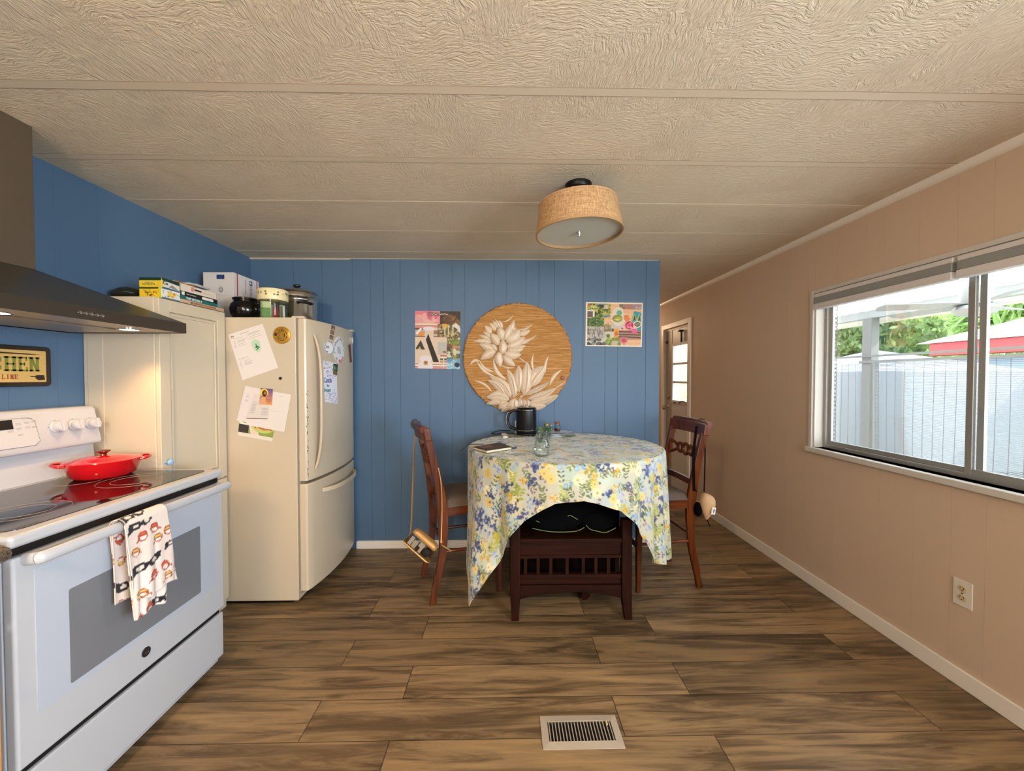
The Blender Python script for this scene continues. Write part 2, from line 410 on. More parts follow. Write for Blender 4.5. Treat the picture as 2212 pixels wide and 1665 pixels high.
def boards(axis, edges, z0, z1, front, thick, sgn):
    """wall boards with fine vertical grooves; axis 0 = runs along x at y=front, 1 = runs along y at x=front"""
    mb = MB(); g = .0021 if axis == 0 else .0003
    for a, b in zip(edges[:-1], edges[1:]):
        for (za, zb) in (z0z1(a, b, z0, z1)):
            if axis == 0: mb.box((a + g, min(front, front + sgn * .004), za), (b - g, max(front, front + sgn * .004), zb))
            else: mb.box((min(front, front + sgn * .004), a + g, za), (max(front, front + sgn * .004), b - g, zb))
    return mb
z0z1 = lambda a, b, z0, z1: [(z0, z1)]
# blue back wall, ends at x = 1.215, then the hall runs on
gx = [XL] + [(u - 1090) / 830 * 3.0 for u in (640, 700, 765, 803, 831, 866, 928, 977, 1004, 1067, 1094, 1136, 1164, 1198, 1260, 1308, 1335.5, 1397)] + [1.215]
mb = boards(0, gx, 0, ZC, YB, .004, 1); mb.box((XL - .1, YB + .0035, 0), (1.215, YB + .095, ZC)); struct('wall_back', mb, M_BLUE, smooth=False)
mb = MB().box((1.206, YB + .002, 0), (1.222, YB + .10, ZC - .001)); struct('trim_1', mb, M_BLUE, bevel=.003)
gy = [YR, -2.6, -1.9, -1.2, -.6, 0, .35, .7, 1.0, 1.25, 1.33, 1.55, 1.72, 1.9, 2.1, 2.3, 2.5, 2.75, 2.83, YB + .1]
mb = boards(1, gy, 0, ZC, XL, .004, -1); mb.box((XL - .1, YR, 0), (XL - .0035, YB, ZC)); struct('wall_left', mb, M_BLUE, smooth=False)
# right wall with the window and the hall door
WY0, WY1, WZ0, WZ1 = .80, 2.425, .895, 1.872
DY0, DY1, DZ1 = 4.10, 4.74, 1.925
SY0, SY1, SZ0, SZ1 = -1.70, -.20, .9, 1.9
def rz(a, b, z0, z1):
    if a >= WY0 - 1e-3 and b <= WY1 + 1e-3: return [(z0, WZ0), (WZ1, z1)]
    if a >= DY0 - 1e-3 and b <= DY1 + 1e-3: return [(DZ1, z1)]
    if a >= SY0 - 1e-3 and b <= SY1 + 1e-3: return [(z0, SZ0), (SZ1, z1)]
    return [(z0, z1)]
z0z1 = rz
gr = [YR, -2.7, -1.9, SY0, -1.2, -.6, SY1, .2, .5, WY0, 1.0, 1.2, 1.36, 1.53, 1.655, 1.81, 1.98, 2.079, 2.26, WY1, 2.483, 2.66, 2.83, 3.0, 3.3, 3.45, 3.75, 3.9, DY0, DY1, 5.0, 5.4, 7.0]
mb = boards(1, gr, 0, ZC, XR, .004, 1)
z0z1 = lambda a, b, z0, z1: [(z0, z1)]
xa, xb = XR + .0035, XR + .10
for (a, b) in ((YR, SY0), (SY1, WY0), (WY1, DY0), (DY1, 7.0)): mb.box((xa, a, 0), (xb, b, ZC))
for (a, b, c, d) in ((SY0, SY1, 0, SZ0), (SY0, SY1, SZ1, ZC), (WY0, WY1, 0, WZ0), (WY0, WY1, WZ1, ZC), (DY0, DY1, DZ1, ZC)): mb.box((xa, a, c), (xb, b, d))
struct('wall_right', mb, M_TAN, smooth=False)
# hall walls beyond and the rear of the room behind the camera
struct('wall_hall_end', MB().box((1.1, 6.9, 0), (XR + .1, 7.0, ZC)), M_TAN, smooth=False)
struct('wall_hall_left', MB().box((1.10, YB + .10, 0), (1.20, 6.9, ZC)), M_TAN, smooth=False)
mb = MB()
for a, b, c, d in ((XL - .1, -.3, 0, ZC), (1.4, XR + .1, 0, ZC), (-.3, 1.4, 0, .9), (-.3, 1.4, 1.9, ZC)): mb.box((a, YR - .1, c), (b, YR, d))
struct('wall_rear', mb, M_TAN, smooth=False)
# baseboards and trims
mb = MB().box((-1.16, YB - .012, 0), (1.215, YB, .062)); struct('baseboard_back', mb, M_TRIM, bevel=.003)
mb = MB().box((XR - .012, YR, 0), (XR, DY0 - .06, .078)); struct('baseboard_right', mb, M_TRIM, bevel=.004)
mb = MB().prism([(XR, YR, ZC), (XR - .028, YR, ZC), (XR - .022, YR, ZC - .02), (XR - .008, YR, ZC - .03), (XR, YR, ZC - .032)], (0, 6.99 - YR, 0)); struct('trim_2', mb, M_TRIM)
mb = MB().box((XL, YB - .006, ZC - .014), (-1.195, YB, ZC - .001)); mb.box((-1.195, YB - .004, ZC - .006), (1.21, YB, ZC - .001)); struct('trim_3', mb, m_paint('aged_trim', 'b8ab98', .6))

# ---- window 1
win = tag(bpy.data.objects.new('window_1', None), kind='structure'); COL.objects.link(win); win.location = (XR, 1.64, WZ0)
M_SILL = m_paint('window_paint', 'cdc8c0', .4)
mb = MB(); t = .024
mb.box((XR - .012, WY1, WZ0 - .02), (XR + .003, WY1 + t, WZ1 + t)); mb.box((XR - .012, WY0 - t, WZ0 - .02), (XR + .003, WY0, WZ1 + t)); mb.box((XR - .012, WY0, WZ1), (XR + .003, WY1, WZ1 + t))
mb.build('window_casing', M_SILL, win, bevel=.003)
mb = MB().box((XR - .03, WY0 - .03, WZ0 - .032), (XR + .06, WY1 + .03, WZ0)); mb.build('window_sill', M_SILL, win, bevel=.005)
mb = MB(); mb.box((XR, WY1 - .012, WZ0), (XR + .06, WY1, WZ1)); mb.box((XR, WY0, WZ0), (XR + .06, WY0 + .012, WZ1)); mb.box((XR, WY0 + .012, WZ1 - .012), (XR + .06, WY1 - .012, WZ1)); mb.build('window_reveal', M_SILL, win, bevel=.001)
xg = XR + .066
def frame(mb, y0, y1, z0, z1, w, x0, x1):
    mb.box((x0, y0, z0), (x1, y0 + w, z1)); mb.box((x0, y1 - w, z0), (x1, y1, z1)); mb.box((x0, y0 + w, z0), (x1, y1 - w, z0 + w)); mb.box((x0, y0 + w, z1 - w), (x1, y1 - w, z1))
mb = MB(); frame(mb, WY0 + .012, WY1 - .012, WZ0, WZ1 - .012, .022, xg - .012, xg + .026); mb.build('window_frame', M_ALU, win, bevel=.002)
for (a, b, xo, nm) in ((1.60, WY1 - .03, .012, 'far'), (WY0 + .03, 1.655, -.004, 'near')):
    mb = MB(); frame(mb, a, b, WZ0 + .02, WZ1 - .03, .026, xg + xo - .008, xg + xo + .008); s = mb.build('sash', M_ALU, win, bevel=.002)
    MB().box((xg + xo - .002, a + .026, WZ0 + .046), (xg + xo + .002, b - .026, WZ1 - .056)).build('pane', M_GLASS, s, smooth=False)
# raised blinds in the top of the opening
M_BLIND = mat('blind_grey_fabric', '8f918f', .7); M_BLINDW = mat('blind_white_rail', 'd8d4d2', .5)
for (a, b, lab) in ((1.662, 2.418, 'raised grey window blind with white bottom rail, over the far window pane'), (.83, 1.645, 'raised grey window blind with white bottom rail, over the near window pane')):
    t = thing('window_blind', lab, 'blind', (XR + .01, (a + b) / 2, 1.87), 0, 'raised blinds in the window')
    MB().box((XR - .012, a, 1.845), (XR + .03, b, 1.868)).build('head_rail', M_BLINDW, t, bevel=.003)
    MB().box((XR - .016, a, 1.806), (XR + .028, b, 1.846)).build('folded_blind', M_BLIND, t, bevel=.004)
    MB().box((XR - .018, a, 1.770), (XR + .026, b, 1.806)).build('bottom_rail', M_BLINDW, t, bevel=.004)
# ---- frames of the added, unseen side and rear windows holding the fill lights
for n_, (ax, p0, p1, z0, z1) in enumerate(((1, SY0, SY1, SZ0, SZ1), (0, -.3, 1.4, .9, 1.9))):
    mb = MB()
    if ax: frame(mb, p0, p1, z0, z1, .04, XR - .01, XR + .05)
    else:
        for a, b, c, d in ((p0, p0 + .04, z0, z1), (p1 - .04, p1, z0, z1), (p0 + .04, p1 - .04, z0, z0 + .04), (p0 + .04, p1 - .04, z1 - .04, z1)): mb.box((a, YR - .05, c), (b, YR + .01, d))
    struct('window_%d' % (n_ + 2), mb, M_SILL, bevel=.003)

# ---- hall door
door = tag(bpy.data.objects.new('door_1', None), kind='structure'); COL.objects.link(door); door.location = (XR, 4.4, 0)
M_DOOR = m_paint('door_grey_cream', 'a8a08c', .45); M_DOORW = m_paint('door_white', 'd6d2cc', .4)
mb = MB(); mb.box((XR - .014, DY0 - .055, 0), (XR + .002, DY0, DZ1 + .055)); mb.box((XR - .014, DY1, 0), (XR + .002, DY1 + .055, DZ1 + .055)); mb.box((XR - .014, DY0, DZ1), (XR + .002, DY1, DZ1 + .055))
mb.build('door_casing', M_TRIM, door, bevel=.003)
dx = XR + .03
wy0, wy1, wz0, wz1 = 4.16, 4.545, 1.06, 1.72
mb = MB(); mb.box((dx, DY0, .01), (dx + .035, wy0, DZ1)); mb.box((dx, wy1, .01), (dx + .035, DY1, DZ1)); mb.box((dx, wy0, .01), (dx + .035, wy1, wz0)); mb.box((dx, wy0, wz1), (dx + .035, wy1, DZ1))
dl = mb.build('door_leaf', [M_DOORW], door, smooth=False)
mb = MB().box((dx - .004, 4.575, .02), (dx, DY1 - .002, DZ1 - .01)); mb.build('door_stile', M_DOOR, door, bevel=.001)
mb = MB(); frame(mb, wy0 - .02, wy1 + .02, wz0 - .02, wz1 + .02, .032, dx - .014, dx)
for z in (1.285, 1.50): mb.box((dx - .006, wy0, z - .012), (dx + .02, wy1, z + .012))
mb.box((dx - .01, wy0 + .25, wz0), (dx + .02, wy0 + .262, wz1)) if False else None
mb.build('louvre_frame', M_DOORW, door, bevel=.002)
MB().box((dx + .018, wy0, wz0), (dx + .022, wy1, wz1)).build('door_pane', M_GLASS, door, smooth=False)
mb = MB().lathe([(0, 0), (.032, 0), (.032, .006), (.012, .01), (.012, .035), (.026, .045), (.030, .06), (.022, .075), (0, .078)], seg=24, M=Matrix.Translation((dx - .004, 4.66, .975)) @ Matrix.Rotation(R(-90), 4, 'Y')); mb.build('door_knob', M_CHROME, door)
mb = MB().lathe([(0, 0), (.028, 0), (.028, .01), (.02, .014), (.02, .018), (0, .02)], seg=24, M=Matrix.Translation((dx - .004, 4.655, 1.10)) @ Matrix.Rotation(R(-90), 4, 'Y')); mb.build('deadbolt', M_STEEL, door)
mb = MB().cbox((dx - .02, 4.45, .045 + 1.0), (.03, .02, .01)); mb.tube([(dx - .01, 4.22, 1.07), (dx - .05, 4.22, 1.075), (dx - .055, 4.27, 1.05)], .006); mb.build('window_crank', M_BLACK, door)
mb = MB().box((dx - .030, 4.292, 1.74), (dx - .010, 4.310, 1.86)); mb.cbox((dx - .03, 4.30, 1.865), (.05, .05, .02)); mb.build('door_closer_hook', M_BLACK, door, bevel=.004)
tch = MB(); zz = 1.73
while zz > 1.22: tch.blob((dx - .03, 4.30 + .01 * math.sin(zz * 40) + (1.73 - zz) * .06, zz), (.003, .003, .006), 6, 4); zz -= .014
tch.build('pull_chain', M_STEEL, door)
struct('trim_4', MB().box((XR + .02, DY0, DZ1 - .02), (XR + .03, DY1, DZ1)), M_TRIM)
tag(MB().box((dx - .02, 4.69, 1.755), (dx - .004, 4.72, 1.785)).build('door_bumper', M_BLACK, door, bevel=.004))
# seen through the door window: neighbouring cream wall
# ================================================================== OUTDOORS
M_CONC = m_paint('patio_concrete', 'cfcac0', .8)
struct('ground', MB().box((2.08, -8, -.35), (40, 30, -.30)), m_paint('lawn', '7d8a52', .9), smooth=False)
mb = MB().box((2.10, -3, -.30), (4.75, 6.5, -.05)); tag(mb.build('patio_slab', M_CONC, bevel=.01), 'grey concrete patio slab outside the window', 'patio', kind='structure')
def m_translucent(name, c, f):
    n = NT(name); n.base(hx(c)); n.b.inputs['Roughness'].default_value = .6; tl = n.n('BsdfTranslucent'); tl.inputs[0].default_value = (*hx(c), 1)
    m = n.n('MixShader'); m.inputs[0].default_value = f; n.l(n.b.outputs[0], m.inputs[1]); n.l(tl.outputs[0], m.inputs[2]); n.l(m.outputs[0], n.out.inputs[0]); return n.m
t = thing('patio_roof', 'white corrugated patio roof on a beam, outside the window', 'roof', (2.1, 1.5, 2.4)); t['kind'] = 'structure'
mb = MB(); nr = 200
def rf(i, j):
    y = -3 + 9.5 * i; x = 2.10 + 2.6 * j; return (x, y, 2.42 - .30 * j + .008 * abs(math.sin(i * 9.5 * PI / .15)))
mb.grid(rf, 500, 1); 
def rf2(i, j):
    p = rf(i, j); return (p[0], p[1], p[2] + .012)
mb.build('corrugated_panel', m_translucent('translucent_roof_panel', 'd4d4d2', .5), t, smooth=False)
MB().box((4.45, -3, 2.06), (4.53, 6.5, 2.18)).build('beam', m_paint('beam_paint', '9a9a96', .6), t, bevel=.004)
MB().box((4.62, -3, 2.02), (4.74, 6.5, 2.12)).build('gutter', m_paint('gutter_paint', 'd9cfc0', .6), t, bevel=.01)
M_POST = m_paint('post_grey_paint', '74716a', .6)
for y in (-.2, 4.62):
    o = MB().box((4.42, y - .06, -.05), (4.52, y + .06, 2.06)).build('patio_post', M_POST, bevel=.005)
    tag(o, 'grey patio post holding up the roof beam' + (', standing in the far window pane' if y > 1 else ', towards the near end of the patio'), 'post')
o = MB().box((4.40, -3, 1.585), (4.43, 6.5, 1.610)).build('patio_rail', M_POST); tag(o, 'upper thin dark horizontal rail between the patio posts', 'rail')
o = MB().box((4.40, -3, 1.515), (4.43, 4.7, 1.545)).build('patio_rail', M_POST); tag(o, 'lower thin horizontal rail from which the reed screens hang', 'rail')
def m_reed():
    n = NT('reed_screen'); sx = n.n('SeparateXYZ'); n.l(n.pos(), sx.inputs[0])
    a = n.math('FRACT', n.math('MULTIPLY', sx.outputs[2], 62)); m = n.math('GREATER_THAN', a, .36)
    st = n.math('LESS_THAN', n.math('FRACT', n.math('MULTIPLY', sx.outputs[1], 10)), .045)
    al = n.math('MAXIMUM', m, st)
    n.base(n.mix(st, hx('8a8c8e'), hx('3a362e'))); n.b.inputs['Roughness'].default_value = .9
    tr = n.n('BsdfTransparent'); tl = n.n('BsdfTranslucent'); tl.inputs[0].default_value = (.42, .44, .47, 1)
    m1 = n.n('MixShader'); m1.inputs[0].default_value = .15; n.l(n.b.outputs[0], m1.inputs[1]); n.l(tl.outputs[0], m1.inputs[2])
    m2 = n.n('MixShader'); n.l(n.math('MULTIPLY', al, .72), m2.inputs[0]); n.l(tr.outputs[0], m2.inputs[1]); n.l(m1.outputs[0], m2.inputs[2])
    n.l(m2.outputs[0], n.out.inputs[0]); return n.m
M_REED = m_reed()
for (a, b, lab) in ((4.72, 6.4, 'reed roll-down screen hanging on the patio left of the grey post'), (1.2, 4.55, 'long reed roll-down screen hanging on the patio right of the grey post')):
    o = MB().grid(lambda i, j: (4.46 + .02 * math.sin(i * 13 + j * 2) * j, a + (b - a) * i, 1.515 - 1.45 * j), 40, 12).build('reed_screen', M_REED, solid=.004); tag(o, lab, 'screen', 'reed screens around the patio')
# fan on the patio
t = thing('patio_ceiling_fan', 'white ceiling fan hanging under the patio roof', 'fan', (3.6, 2.88, 2.2)); fx, fy = 3.6, 2.88
M_FAN = mat('white_fan_paint', '9c9c98', .4)
MB().lathe([(0, 2.25), (.06, 2.25), (.06, 2.20), (.02, 2.17), (.016, 2.05), (.03, 2.03), (0, 2.03)], (fx, fy, 0), 20).build('down_rod', M_FAN, t)
MB().lathe([(0, 2.035), (.085, 2.03), (.095, 1.93), (.08, 1.90), (0, 1.90)], (fx, fy, 0), 28).build('motor_housing', M_FAN, t)
for k in range(5):
    a = R(20 + 72 * k); M = Matrix.Translation((fx, fy, 1.895)) @ Matrix.Rotation(a, 4, 'Z') @ Matrix.Rotation(R(12), 4, 'X')
    MB().prism([M @ Vector(p) for p in ((.08, -.03, 0), (.2, -.06, 0), (.6, -.07, 0), (.63, 0, 0), (.6, .07, 0), (.2, .06, 0), (.08, .03, 0))], (0, 0, .008)).build('fan_blade', M_FAN, t, bevel=.002)
MB().lathe([(0, 1.90), (.10, 1.89), (.13, 1.86), (.10, 1.82), (0, 1.80)], (fx, fy, 0), 28).build('light_bowl', M_FAN, t)
# rain chain close outside the pane
mb = MB(); z = 1.80; k = 0
while z > .92:
    c = Vector((2.075, 2.375, z)); v = Vector((1, 0, 0)) if k % 2 else Vector((0, 1, 0))
    mb.tube([c + v * .010 * math.cos(q) + Vector((0, 0, .017 * math.sin(q))) for q in [2 * PI * i / 10 for i in range(10)]], .0018, 5, True); z -= .026; k += 1
tag(mb.build('hanging_chain', mat('dark_chain', '3a3835', .5, .7)), 'thin dark chain hanging at the far edge of the window', 'chain')
# neighbouring homes, canopy, trees
t = thing('neighbouring_home', 'neighbouring pale blue home with red fascia board and white roof', 'building', (9, 4, -.3))
MB().box((8.2, 0, -.3), (12, 6.95, 1.72)).build('wall', m_paint('pale_blue_siding', '7f9aac', .7), t, smooth=False)
MB().box((8.0, -.3, 1.74), (8.2, 7.1, 1.98)).build('fascia', m_paint('red_fascia_paint', '9a2c28', .6), t, bevel=.01)
MB().prism([(7.95, -.4, 1.98), (12.3, -.4, 1.98), (10.1, -.4, 2.5)], (0, 7.7, 0)).build('roof', m_paint('white_metal_roof', 'c0c0be', .5), t, smooth=False)
MB().box((8.0, 0, .3), (8.19, 6.95, .42)).build('skirting_board', m_paint('brown_board', '9a7a66', .7), t, smooth=False)
t = thing('garden_canopy', 'white peaked canopy standing in the yard behind the reed screen', 'canopy', (6.6, 6.8, -.3))
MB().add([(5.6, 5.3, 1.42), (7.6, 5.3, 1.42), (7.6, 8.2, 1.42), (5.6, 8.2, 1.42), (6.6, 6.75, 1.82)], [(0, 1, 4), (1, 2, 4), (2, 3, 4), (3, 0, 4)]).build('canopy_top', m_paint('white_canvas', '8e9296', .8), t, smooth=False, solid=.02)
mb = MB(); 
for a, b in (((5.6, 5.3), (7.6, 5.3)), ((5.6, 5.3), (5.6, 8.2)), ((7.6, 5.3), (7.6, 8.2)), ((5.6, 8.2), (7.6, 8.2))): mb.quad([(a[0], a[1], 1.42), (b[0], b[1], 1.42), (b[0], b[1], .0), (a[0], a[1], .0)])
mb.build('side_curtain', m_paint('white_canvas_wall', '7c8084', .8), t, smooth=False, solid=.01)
for a, b in ((5.6, 5.3), (7.6, 5.3), (5.6, 8.2), (7.6, 8.2)): MB().box((a - .02, b - .02, -.3), (a + .02, b + .02, 1.42)).build('canopy_pole', M_POST, t)
def m_leaf(name, c1, c2):
    n = NT(name); n.base(n.mix(n.noise(n.pos(), 3, 3), hx(c1), hx(c2))); n.b.inputs['Roughness'].default_value = .6
    tl = n.n('BsdfTranslucent'); tl.inputs[0].default_value = (*hx(c2), 1); m = n.n('MixShader'); m.inputs[0].default_value = .4
    n.l(n.b.outputs[0], m.inputs[1]); n.l(tl.outputs[0], m.inputs[2]); n.l(m.outputs[0], n.out.inputs[0]); return n.m
M_LEAF1 = m_leaf('tree_leaf', '3c4e26', '84965a'); M_LEAF2 = m_leaf('bright_leaf', '64843a', 'a4bc70')
def tree(name, label, c, r, n, m, leaf=.12, seed=1, palm=False):
    rg = random.Random(seed); t = thing(name, label, 'tree', (c[0], c[1], -.3), 0, 'trees beyond the yard')
    mb = MB(); mb.tube([(c[0], c[1], -.3), (c[0] + .1, c[1], c[2] * .5), (c[0], c[1] + .1, c[2])], [.14, .11, .07], 8)
    for k in range(7):
        a = rg.uniform(0, 2 * PI); mb.tube([(c[0], c[1], c[2] * rg.uniform(.6, .95)), (c[0] + math.cos(a) * r * .4, c[1] + math.sin(a) * r * .4, c[2] + .2 * r), (c[0] + math.cos(a) * r * .75, c[1] + math.sin(a) * r * .75, c[2] + rg.uniform(.1, .6) * r)], [.05, .035, .015], 6)
    mb.build('trunk', mat('tree_bark', '5a4a3a', .9), t)
    mb = MB()
    for k in range(n):
        while True:
            p = Vector([rg.uniform(-1, 1) for _ in range(3)])
            if .25 < p.length < 1: break
        q = Vector(c) + Vector((p.x * r, p.y * r, p.z * r * .75)); e = Euler([rg.uniform(0, 6.28) for _ in range(3)]).to_matrix(); s = leaf * rg.uniform(.6, 1.4)
        L = s * (3 if palm else 1); W = s * (.35 if palm else .55)
        mb.add([q + e @ Vector(v) for v in ((-L, 0, 0), (0, -W, .1 * s), (L, 0, 0), (0, W, .1 * s))], [(0, 1, 2, 3)])
    mb.build('foliage', m, t, smooth=False, fix=False); return t
tree('leafy_tree', 'broad dark green tree beyond the yard, behind the patio post', (11.3, 13.1, 2.7), 2.6, 7000, M_LEAF1, .13, 1)
tree('leafy_tree', 'lighter green tree beyond the yard, between the post and the window mullion', (17.2, 14.9, 2.4), 2.7, 5000, M_LEAF2, .15, 2)
tree('palm_tree', 'bright green palm crown above the white roof of the neighbouring home', (13.6, 9.6, 3.1), 1.4, 1800, M_LEAF2, .16, 3, True)
tree('leafy_tree', 'low green shrubby tree right of the garden canopy', (9.7, 9.2, 1.0), 1.1, 2500, M_LEAF2, .09, 4)
o = MB().box((4.1, 8.5, -.3), (4.3, 14, 2.6)).build('cream_fence', m_paint('cream_neighbour_wall', '9c9468', .8)); tag(o, 'cream outside wall seen through the hall door window', 'wall')
# ================================================================== KITCHEN SIDE
# ---- base cabinet and worktop at the near left
t = thing('base_cabinet', 'light wood base cabinet left of the white stove', 'cabinet', (-1.6, .4, 0))
M_OAK = m_wood('light_oak', 'a8784a', 'd2a06c', 2, .4)
MB().box((XL + .003, -.6, .08), (-1.300, 1.0, .865)).build('body', M_OAK, t, bevel=.002)
MB().box((XL + .003, -.6, 0), (-1.40, 1.0, .08)).build('toe_kick', M_DARKW, t)
for a, b in ((-.58, .18), (.2, .985)):
    d = MB().box((-1.300, a, .10), (-1.280, b, .68)).build('door', M_OAK, t, bevel=.004); MB().blob((-1.265, b - .06, .6), (.014, .014, .014)).build('knob', M_STEEL, d)
    d = MB().box((-1.300, a, .70), (-1.280, b, .85)).build('drawer', M_OAK, t, bevel=.004); MB().blob((-1.265, (a + b) / 2, .775), (.014, .014, .014)).build('knob', M_STEEL, d)
n = NT('speckled_laminate'); f = n.noise(n.pos(), 75, 3, .7); n.base(n.ramp(f, [(.36, hx('1c1a18')), (.46, hx('6d5f50')), (.54, hx('2a2622')), (.66, hx('b09a80'))])); n.b.inputs['Roughness'].default_value = .3; M_LAM = n.m
mb = MB().prism([(XL + .003, -.6, .868), (-1.280, -.6, .868), (-1.266, -.6, .875), (-1.259, -.6, .89), (-1.266, -.6, .905), (-1.285, -.6, .912), (XL + .003, -.6, .912)], (0, 1.600, 0))
tag(mb.build('worktop', M_LAM, bevel=.003), 'dark speckled laminate worktop corner beside the stove', 'worktop')

# ---- stove
SX, S0, S1 = -1.305, 1.020, 1.782
t = thing('stove', 'white freestanding electric stove with black glass cooktop', 'stove', (-1.6, 1.4, 0))
MB().box((XL + .03, S0 + .004, .03), (SX - .02, S1 - .004, .885)).build('body', M_STOVE, t, bevel=.003)
MB().box((XL + .1, S0 + .03, 0), (SX - .06, S1 - .03, .03)).build('foot_plinth', M_BLACK, t)
mb = MB().box((-1.90, S0, .886), (SX + .012, S1, .921)); ct = mb.build('cooktop_rim', M_STOVE, t, bevel=.012, seg=4)
M_CTG = mat('black_ceramic_glass', '0a0a0c', .04, 0, 0, spec=.7)
mb = MB(); r_ = .035; pts = []
for cx, cy, a0 in ((-1.84 + r_, S0 + .035 + r_, 180), (-1.325 - r_ - .012, S0 + .035 + r_, 270), (-1.325 - r_ - .012, S1 - .03 - r_, 0), (-1.84 + r_, S1 - .03 - r_, 90)):
    for k in range(7): a = R(a0 + 15 * k); pts.append((cx + r_ * math.cos(a), cy + r_ * math.sin(a), .9205))
mb.prism(pts, (0, 0, .0025)); mb.build('ceramic_glass', M_CTG, t)
for cx, cy, rr in ((-1.50, 1.585, .115), (-1.50, 1.585, .075), (-1.50, 1.22, .10), (-1.50, 1.22, .065), (-1.72, 1.21, .08), (-1.72, 1.58, .08)):
    MB().tube([(cx + rr * math.cos(q), cy + rr * math.sin(q), .9231) for q in [2 * PI * i / 64 for i in range(64)]], .0007, 4, True).build('burner_ring', mat('burner_print', '8c8078', .4), t)
# oven door
D0, D1 = S0 + .004, S1 - .004; zt, zb = .862, .285
mb = MB().box((SX - .02, D0, zb), (SX + .012, D1, zt)); od = mb.build('oven_door', M_STOVE, t, bevel=.008, seg=3)
MB().box((SX - .03, D0 + .01, .864), (SX - .004, D1 - .01, .884)).build('vent_gap', M_BLACK, t)
mb = MB()
for k in range(6):
    a = D0 + .10 + k * .098; mb.box((SX + .004, a, .846), (SX + .0135, a + .088, .853))
mb.build('door_vent', M_BLACK, t)
xo = SX + .012
def rrect(y0, y1, z0, z1, x, r=.012):
    p = []
    for cy, cz, a0 in ((y0 + r, z0 + r, 180), (y1 - r, z0 + r, 270), (y1 - r, z1 - r, 0), (y0 + r, z1 - r, 90)):
        for k in range(5): a = R(a0 + 22.5 * k); p.append((x, cy + r * math.cos(a), cz + r * math.sin(a)))
    return p
MB().prism(rrect(1.070, 1.720, .408, .815, xo), (.0015, 0, 0)).build('glass_panel', mat('white_oven_glass', 'b4bac4', .08, 0, 0, spec=.6), t)
MB().prism(rrect(1.150, 1.640, .428, .712, xo + .0015, .006), (.0008, 0, 0)).build('oven_window', mat('grey_oven_window', '75777b', .1, 0, 0, spec=.6), t)
mb = MB().lathe([(0, 0), (.0165, 0), (.0165, .003), (.013, .004), (0, .004)], seg=32, M=Matrix.Translation((xo, 1.389, .352)) @ Matrix.Rotation(R(90), 4, 'Y')); em = mb.build('round_emblem', mat('emblem_dark', '3c3c42', .3, .6), t)
MB().text('GE', Matrix.Translation((xo + .0042, 1.389 - .0085, .346)) @ Matrix(((0, 0, 1, 0), (1, 0, 0, 0), (0, 1, 0, 0), (0, 0, 0, 1))), .0135, .0006).build('emblem_lettering', M_CHROME, em)
path = catmull([(SX + .012, D0 + .028, .850), (SX + .045, D0 + .030, .853), (SX + .058, D0 + .06, .855), (SX + .062, 1.40, .858), (SX + .058, D1 - .06, .855), (SX + .045, D1 - .030, .853), (SX + .012, D1 - .028, .850)], 8)
MB().tube(path, .017, 14, ry=.013).build('oven_handle', M_STOVE, t)
MB().box((SX - .02, D0, .062), (SX + .006, D1, .262)).build('storage_drawer', M_STOVE, t, bevel=.006)
MB().box((SX - .03, D0 + .01, .262), (SX - .006, D1 - .01, .285)).build('drawer_gap', M_BLACK, t)
# backguard
mb = MB().prism([(-1.935, S0, .92), (-1.86, S0, .92), (-1.872, S0, 1.045), (-1.84, S0, 1.045), (-1.835, S0, 1.06), (-1.862, S0, 1.20), (-1.875, S0, 1.212), (-1.935, S0, 1.212)], (0, S1 - S0, 0)); bgd = mb.build('backguard', M_STOVE, t, bevel=.006, seg=3)
nrm = Vector((.14, 0, .027)).normalized(); upv = Vector((-.027, 0, .14)).normalized(); bo = Vector((-1.835, 0, 1.06))
def BG(y, h, o=0.0): return Vector((bo.x, y, bo.z)) + upv * h + nrm * o
MBG = lambda y, h, o=.001: Matrix(((0, upv.x, nrm.x, BG(y, h, o).x), (1, upv.y, nrm.y, y), (0, upv.z, nrm.z, BG(y, h, o).z), (0, 0, 0, 1)))
mb = MB(); P = [(1.13, .015), (1.535, .015), (1.552, .03), (1.548, .11), (1.53, .125), (1.13, .125)]; mb.prism([BG(y, h, 0) for y, h in P], nrm * .0022); cpn = mb.build('control_panel', M_STOVE, t, bevel=.001)
MB().prism([BG(1.33 + (y - 1.33) * 1.008, .07 + (h - .07) * 1.03, 0) for y, h in P], nrm * .0009).build('panel_outline', mat('panel_outline_grey', '7c7672', .6), cpn)
def bghit(u, v):
    d = Vector(ray(u, v)); c = Vector(_C); q = BG(0, 0, 0); k = (q - c).dot(nrm) / d.dot(nrm); p = c + d * k; return p.y, (p - bo).dot(upv) if True else 0
yy, hh = bghit(11, 919)
MB().prism([BG(y, h, .0022) for y, h in ((yy - .06, hh - .017), (yy + .02, hh - .017), (yy + .02, hh + .019), (yy - .06, hh + .019))], nrm * .001).build('display', M_BLACK, t)
mb = MB(); rg = random.Random(4)
for u, v in ((38, 915), (57, 912), (71, 909), (40, 925), (58, 922), (73, 921), (21, 931), (43, 938)):
    y, h = bghit(u, v)
    for q in range(2): mb.prism([BG(yy_, hh_, .0022) for yy_, hh_ in ((y - .008, h - .001 - q * .004), (y + .008, h - .001 - q * .004), (y + .008, h + .0005 - q * .004), (y - .008, h + .0005 - q * .004))], nrm * .0004)
y, h = bghit(57, 905); mb.text('Oven Settings', MBG(y - .018, h, .0026), .006, .0004)
